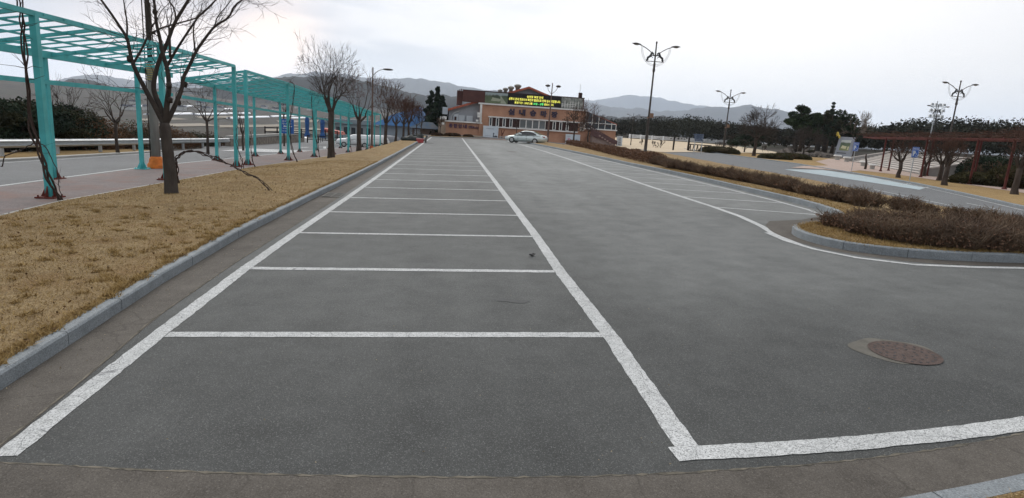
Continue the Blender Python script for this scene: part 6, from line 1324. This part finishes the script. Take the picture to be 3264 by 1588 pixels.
# parking signs for disabled drivers
SBLUE = mat('parking_sign_blue', (.02, .10, .42), .45, .08, 1., .4); SWH = mat('sign_white', (.52, .56, .60), .7, .1, 1.)
def psign(label, px, py, ptx, pty, pbx, pby, wpx):
    x, y, z = G(px, py); zt = TT(ptx, pty, x, y); zb_ = TT(pbx, pby, x, y); h = zt-zb_; w = h*.58
    t = thing('parking_sign', label, 'sign', (x, y, z), 'disabled parking signs'); M = MB(); M.tube([(x, y+.04, z-.1), (x, y+.04, zt-.05)], .033, 8); M.build('post', GALV, t)
    rz = -math.atan2(x, y)*.6; c, s_ = math.cos(rz), math.sin(rz); ex = np.array([c, s_, 0]); en = np.array([s_, -c, 0]); o = np.array([x, y, zb_])-ex*w/2
    M = MB(); M.prism([(0, 0), (w, 0), (w, h), (0, h)], o, ex, (0, 0, 1), en, .02); pn = M.build('panel', SBLUE, t)
    e = .03*h; M = MB()
    for q in ([(e, e), (w-e, e), (w-e, 1.6*e), (e, 1.6*e)], [(e, h-1.6*e), (w-e, h-1.6*e), (w-e, h-e), (e, h-e)], [(e, 1.6*e), (1.6*e, 1.6*e), (1.6*e, h-1.6*e), (e, h-1.6*e)], [(w-1.6*e, 1.6*e), (w-e, 1.6*e), (w-e, h-1.6*e), (w-1.6*e, h-1.6*e)], [(1.6*e, .70*h), (w-1.6*e, .70*h), (w-1.6*e, .715*h), (1.6*e, .715*h)]): M.prism(q, o+en*.02, ex, (0, 0, 1), en, .004)
    M.build('border', SWH, pn)
    q = o+en*.024+ex*w*.12; text('lettering', '장애인전용', q[0], q[1], zb_+h*.76, .3, SWH, pn, width=w*.76, height=h*.12, depth=.002, rz=rz, bold=.01)
    q = o+en*.024+ex*w*.16; text('lettering', 'P', q[0], q[1], zb_+h*.14, .3, SWH, pn, width=w*.40, height=h*.50, depth=.002, rz=rz, bold=.03)
    M = MB(); R_ = .10*h; cx, cz = w*.72, h*.19; n = 14; V = []; ca = [math.radians(150+a*16) for a in range(n)]
    M.tube([o+en*.026+ex*(cx+R_*math.cos(a))+np.array([0, 0, cz+R_*math.sin(a)]) for a in ca], .012, 4); M.tube([o+en*.026+ex*(cx-.02)+np.array([0, 0, cz+2.6*R_]), o+en*.026+ex*(cx-.01)+np.array([0, 0, cz+.6*R_]), o+en*.026+ex*(cx+R_*.9)+np.array([0, 0, cz+.5*R_]), o+en*.026+ex*(cx+R_*1.5)+np.array([0, 0, cz-.7*R_])], .014, 4); M.build('wheelchair_symbol', SWH, pn)
psign('left blue disabled parking sign with white P, beside the notice slab', 2714.5, 546.4, 2735, 454, 2728, 482, 18)
psign('right blue disabled parking sign with white P, before the steps', 2899.6, 578, 2927, 469, 2920, 502, 24)
# stump of a vine
x, y, z = G(2757, 541); zt = TT(2752, 490, x, y); M = MB(); sp_ = smooth_path([(x, y, z-.1), (x+.04, y, z+.4*(zt-z)), (x-.05, y, z+.6*(zt-z)), (x-.16, y, z+.8*(zt-z)), (x-.14, y, zt)]); M.tube(sp_, list(np.linspace(.13, .045, len(sp_))), 8); tag(M.build('vine_stump', BARK2, smooth=True), 'crooked dark vine trunk standing between the two parking signs', 'tree trunk')
# red pergola
REDP = mat('red_brown_paint', (.085, .022, .018), .75, .3, 3., .2)
t = thing('red_pergola', 'red brown steel pergola covered in bare vines along the right lawn', 'pergola', G(2933, 566))
nr = [(2802.6, 545.6), (2933.6, 566.7), (3089, 589.7), (3175, 598.5), (3256, 613)]; fr = [(2887, 552.5), (3022, 572.4), (3103, 583)]
Pn = [np.array(G(*p)) for p in nr]; Pf = [np.array(G(*p)) for p in fr]
Pn = [np.array(G(*p)) for p in ((2806, 548), (2933.6, 566.7), (3089, 589.7), (3200, 606), (3300, 626))]; ZR = TT(2925, 441, *Pn[1][:2])
dn = np.array(G(3022, 572.4))-(Pn[1]+Pn[2])/2; dn[2] = 0; Pf = [p+dn for p in Pn]
for p in Pn+Pf[:5]:
    M = MB(); M.tube([p-np.array([0, 0, .1]), (p[0], p[1], ZR)], .075, 8); M.build('post', REDP, t); M = MB(); M.lathe([(.17, 0), (.15, .08), (.08, .2)], tuple(p), 8); M.build('base_plate', REDP, t)
ex_ = lambda P: [P[0]+(P[0]-P[1])*.7]+list(P)
def rail(P, z, w, h):
    M = MB(); P = ex_(P)
    for a, b in zip(P, P[1:]): M.beam((a[0], a[1], z), (b[0], b[1], z), w, h)
    M.build('beam', REDP, t)
for off in (0, .33, .66, 1.): rail([p+dn*off for p in Pn], ZR, .09, .12 if off in (0, 1.) else .07)
E_ = ex_(Pn); R = resample(E_, 1.3); 
for p in R: M = MB(); M.beam((p[0]-dn[0]*.08, p[1]-dn[1]*.08, ZR+.12), (p[0]+dn[0]*1.08, p[1]+dn[1]*1.08, ZR+.10), .05, .05); M.build('rafter', REDP, t)
rng = np.random.RandomState(8); M = MB()
for _ in range(560):
    p = R[rng.randint(len(R))]+dn*rng.uniform(0, 1)+np.array([0, 0, ZR+.12+rng.uniform(0, .3)-R[0][2]]); p = np.array([p[0], p[1], ZR+.15+rng.uniform(0, .35)]); q = p+np.array([rng.normal()*.7, rng.normal()*.9, rng.normal()*.10]); M.tube([p, (p+q)/2+rng.normal(size=3)*.07, q], .012, 3, cap=False)
M.build('vine_stems', TWIGR, t)
for k, (px, py, ty, r, tr, lab) in enumerate(((2862, 568, 430, 52, .10, 'bare tree in the lawn between the two parking signs'), (2992, 577, 425, 60, .11, 'bare tree left of a twin, before the red pergola'), (3009, 592, 420, 70, .13, 'nearer bare tree before the red pergola, reddish twigs'), (3232, 621, 362, 110, .16, 'big blurred bare tree at the right picture edge'), (2945, 564, 440, 45, .08, 'thin bare tree behind the second parking sign'))):
    x, y, z = G(px, py); H_ = TT(px+12, ty, x, y)-z; bare_tree((x, y, z), lab, max(2.2, H_), r*y/1900, 640+k, tr*y/30, .38*H_ if k < 3 else .33*H_, 6, 4, TWIGR, BARK2, fork=(0, 3, 3, 3, 3), rtw=.014, spread=1.1)
for k, (px, py, ty, r, lab) in enumerate(((3135, 566, 500, 1.35, 'left round evergreen bush under the red pergola'), (3185, 575, 502, 1.9, 'big round evergreen bush at right under the red pergola'), (3125, 578, 552, 1.5, 'low sloping brown shrub bank beside the steps'), (3255, 590, 530, 1.8, 'low dark shrub at the right picture edge'))):
    x, y, z = G(px, py+12); mound(lab, x, y, r*y/30, max(.8, TT(px, ty, x, y)-z), 650+k, (PINE2, PINE2, SHRUBG, SHRUBG)[k], 6000, 'round_bush', z, .08, r*.8*y/30, 'bush')
# ================= small things in the lot =========================================
IRON = mat('rusty_iron', (.082, .056, .047), .8, .35, 14., .3, bump=.4, bsc=60.)
x, y = 4.44, 5.02; z = g(x, y); t = thing('manhole_cover', 'round rusty brown manhole cover with pale concrete collar in the right foreground', 'manhole cover', (x, y, z))
slp = .03
def disc(cx, cy, r0, r1, dz, n=40): 
    V = [(cx+r*math.cos(2*math.pi*k/n), cy+r*math.sin(2*math.pi*k/n), g(cx+r*math.cos(2*math.pi*k/n), cy)+dz) for r in (r0, r1) for k in range(n)]
    return V, [(k, (k+1) % n, n+(k+1) % n, n+k) for k in range(n)]
M = MB(); V = [(x-.06+(.40+.03*math.sin(3*a))*math.cos(a), y+.05+(.34+.02*math.sin(5*a))*math.sin(a)) for a in [2*math.pi*k/40 for k in range(40)]]; M.add([(p, q, g(p, q)+.003) for p, q in V], [tuple(range(40))]); M.build('collar', mat('pale_collar', (.12, .113, .097), .9, .25, 6., bump=.3), t)
M = MB(); M.add(*disc(x, y, .295, .002, .007)); M.f = [f[::-1] for f in M.f]; M.build('lid', IRON, t)
M = MB(); M.add(*disc(x, y, .31, .295, .009)); M.build('rim', IRON, t)
M = MB()
for r, n in ((.25, 22), (.18, 14), (.10, 8)):
    for k in range(n): a = 2*math.pi*k/n; Mh = MB(); Mh.add(*disc(x+r*math.cos(a), y+r*math.sin(a), .014, .001, .009, 7)); Mh.f = [f[::-1] for f in Mh.f]; Mh.build('hole', BLK, t)
M = MB(); M.add(*disc(4.82, 46.4, .38, .002, .012)); tag(M.build('manhole_cover', IRON), 'small dark manhole plate far off in the aisle before the car', 'manhole cover')
x, y = -3.06, 16.6; t = thing('drain_grate', 'rusty drain grate set in the gutter at the left kerb', 'drain grate', (x, y, g(x, y)))
M = MB(); M.box(x-.24, x+.2, y-.5, y+.45, g(x, y)+.006, g(x, y)+.011); M.build('pit', BLK, t); M = MB()
for k in range(11): M.box(x-.24, x+.2, y-.5+k*.092, y-.5+k*.092+.035, g(x, y)+.012, g(x, y)+.018)
for xx in (x-.25, x-.03, x+.19): M.box(xx, xx+.02, y-.52, y+.47, g(x, y)+.013, g(x, y)+.022)
M.build('bars', mat('grate_iron', (.17, .165, .15), .8, .3, 8.), t)
# dead leaf, scraps and loose grit
x, y, z = G(1698, 818); M = MB(); rng = np.random.RandomState(2)
for k in range(7): a = rng.uniform(0, 6.28); M.beam((x, y, z+.012), (x+.06*math.cos(a), y+.06*math.sin(a), z+.02+rng.uniform(0, .04)), .03, .006)
tag(M.build('dead_leaf', BLK), 'single curled black leaf lying alone on the asphalt', 'leaf')
LEAFM = mat('pale_dead_leaf', (.30, .25, .17), .9, .3, 9.)
rng = np.random.RandomState(21); n = 900; x = rng.uniform(-3.5, 10, n); y = 3.2+rng.uniform(0, 1, n)**1.8*22; k_ = rng.uniform(0, 1, n) < .55; x = np.where(k_, -2.85-rng.uniform(0, .45, n), x)
o = leaf_mesh('grit', np.stack([x, y, .03*x+.012], 1), None, rng.uniform(.4, 1.2, n)*.008, LEAFM, None, 8); tag(o, 'loose pale grit and leaf crumbs scattered over the asphalt and gutter', 'grit', None, 'stuff')
for (px, py, ln, lab) in ((1610, 958, .10, 'left dark damp stain on the asphalt'), (1655, 962, .12, 'right dark damp stain on the asphalt')):
    x, y, z = G(px, py); M = MB(); M.add([(x+ln*(1+.2*math.sin(4*a))*math.cos(a), y+ln*.55*math.sin(a), g(x+ln*math.cos(a), y)+.0035) for a in [2*math.pi*k/18 for k in range(18)]], [tuple(range(18))]); struct(M.build('asphalt_stain', mat('damp_stain', (.05, .053, .054), .7, .2, 9.)))
# blades and tufts of the dead lawn
BLADE = ground_mat('dry_blade', (.20, .125, .05), (.42, .30, .13), .6, 9., 60., None, 0, 0, .9, .1)
def blades(n, fx, fz, h, seed):
    rng = np.random.RandomState(seed); xy = fx(rng, n); n = len(xy); z = np.array([fz(a, b) for a, b in xy]); a = rng.uniform(0, 6.28, n); w = rng.uniform(.004, .009, n)*h/.05; hh = rng.uniform(.4, 1.1, n)*h; t_ = rng.normal(size=(n, 2))*h*.8
    V = np.zeros((n, 3, 3)); V[:, 0] = np.stack([xy[:, 0]-w*np.cos(a), xy[:, 1]-w*np.sin(a), z-.005], 1); V[:, 1] = np.stack([xy[:, 0]+w*np.cos(a), xy[:, 1]+w*np.sin(a), z-.005], 1); V[:, 2] = np.stack([xy[:, 0]+t_[:, 0], xy[:, 1]+t_[:, 1], z+hh], 1)
    me = bpy.data.meshes.new('grass'); me.vertices.add(3*n); me.vertices.foreach_set('co', V.ravel()); me.loops.add(3*n); me.loops.foreach_set('vertex_index', np.arange(3*n)); me.polygons.add(n); me.polygons.foreach_set('loop_start', np.arange(0, 3*n, 3)); me.polygons.foreach_set('loop_total', np.full(n, 3))
    me.materials.append(BLADE); me.update(calc_edges=True); me.validate(); o = bpy.data.objects.new('grass', me); COL.objects.link(o); return o
def fl(rng, n):
    y = 3.2+rng.uniform(0, 1, n)**1.9*26; u = rng.uniform(0, 1, n); x0 = np.interp(y, [p[1] for p in PE], [p[0]+.1 for p in PE]); x1 = np.interp(y, [p[1] for p in KI], [p[0] for p in KI]); m_ = rng.uniform(0, 1, n) < .14; u = np.where(m_, 1-rng.uniform(-.004, .02, n), u); x = x0+(x1-x0)*u
    k = (x/y > -.92); return np.stack([x, y], 1)[k]
def flz(x, y):
    a, b = lerp_path(PE, y)+.1, lerp_path(KI, y); return gz(x, y, min(1, max(0, (x-a)/(b-a))))
tag(blades(90000, fl, flz, .035, 1), 'short dead straw grass over the strip left of the lot', 'grass', None, 'stuff')
def ft(rng, n):
    c = fl(rng, 900); c = c[c[:, 1] < 13]; k = rng.randint(0, len(c), n); return c[k]+rng.normal(size=(n, 2))*.035
o = blades(11000, ft, flz, .055, 5); tag(o, 'longer straw tufts standing out of the short dead lawn', 'grass', None, 'stuff')
def fi(rng, n):
    P = np.array(inner)[:, :2]; k = rng.randint(0, len(P), n*2); off = rng.uniform(0, 1, n*2)**1.5*1.6; P2 = P[k]+np.stack([off*.7, off*.4*np.where(P[k][:, 1] < 12, 1, .2)], 1)+rng.normal(size=(n*2, 2))*.05
    ok = (P2[:, 1] < 30) & (P2[:, 0] < 15.5); return P2[ok][:n]
tag(blades(24000, fi, lambda x, y: g(x, y)+.14, .05, 2), 'straw coloured grass along the kerb of the island', 'grass', None, 'stuff')
def fb(rng, n): x = rng.uniform(1.5, 6, n); y = np.interp(x, [1.6, 2.46, 3.75, 5.5], [2.38, 2.5, 2.74, 3.15])-rng.uniform(0, 1, n)**1.5*.9; return np.stack([x, y], 1)
tag(blades(14000, fb, lambda x, y: g(x, y)+.12, .03, 3), 'straw grass at the kerb in the bottom right corner', 'grass', None, 'stuff')
# fallen twigs and leaves on the lawn
rng = np.random.RandomState(31); n = 1500; xy = fl(rng, n); o = leaf_mesh('leaves', np.stack([xy[:, 0], xy[:, 1], np.array([flz(*p) for p in xy])+.02], 1), None, rng.uniform(.5, 1.3, len(xy))*.02, mat('dead_leaf_brown', (.13, .075, .035), .95, .4, 7.), None, 9); tag(o, 'scattered brown dead leaves on the straw coloured lawn', 'leaves', None, 'stuff')
# ================= air =============================================================
M = MB(); M.box(-14500, 14500, -14500, 14500, -60, 920); hz = M.build('haze', None if False else mat('haze_air', (1, 1, 1)), origin=(0, 0, 0))
hm = bpy.data.materials.new('haze_volume'); hm.use_nodes = True; nt = hm.node_tree; nt.nodes.clear(); pv = N(nt, 'ShaderNodeVolumePrincipled'); pv.inputs['Color'].default_value = (.76, .86, 1., 1); pv.inputs['Density'].default_value = 7.5e-5; pv.inputs['Anisotropy'].default_value = .45
oo = N(nt, 'ShaderNodeOutputMaterial'); L(nt, pv.outputs[0], oo.inputs['Volume']); hz.data.materials.clear(); hz.data.materials.append(hm); tag(hz, None, None, None, 'stuff')
SC.cycles.volume_bounces = 2; SC.cycles.max_bounces = 6
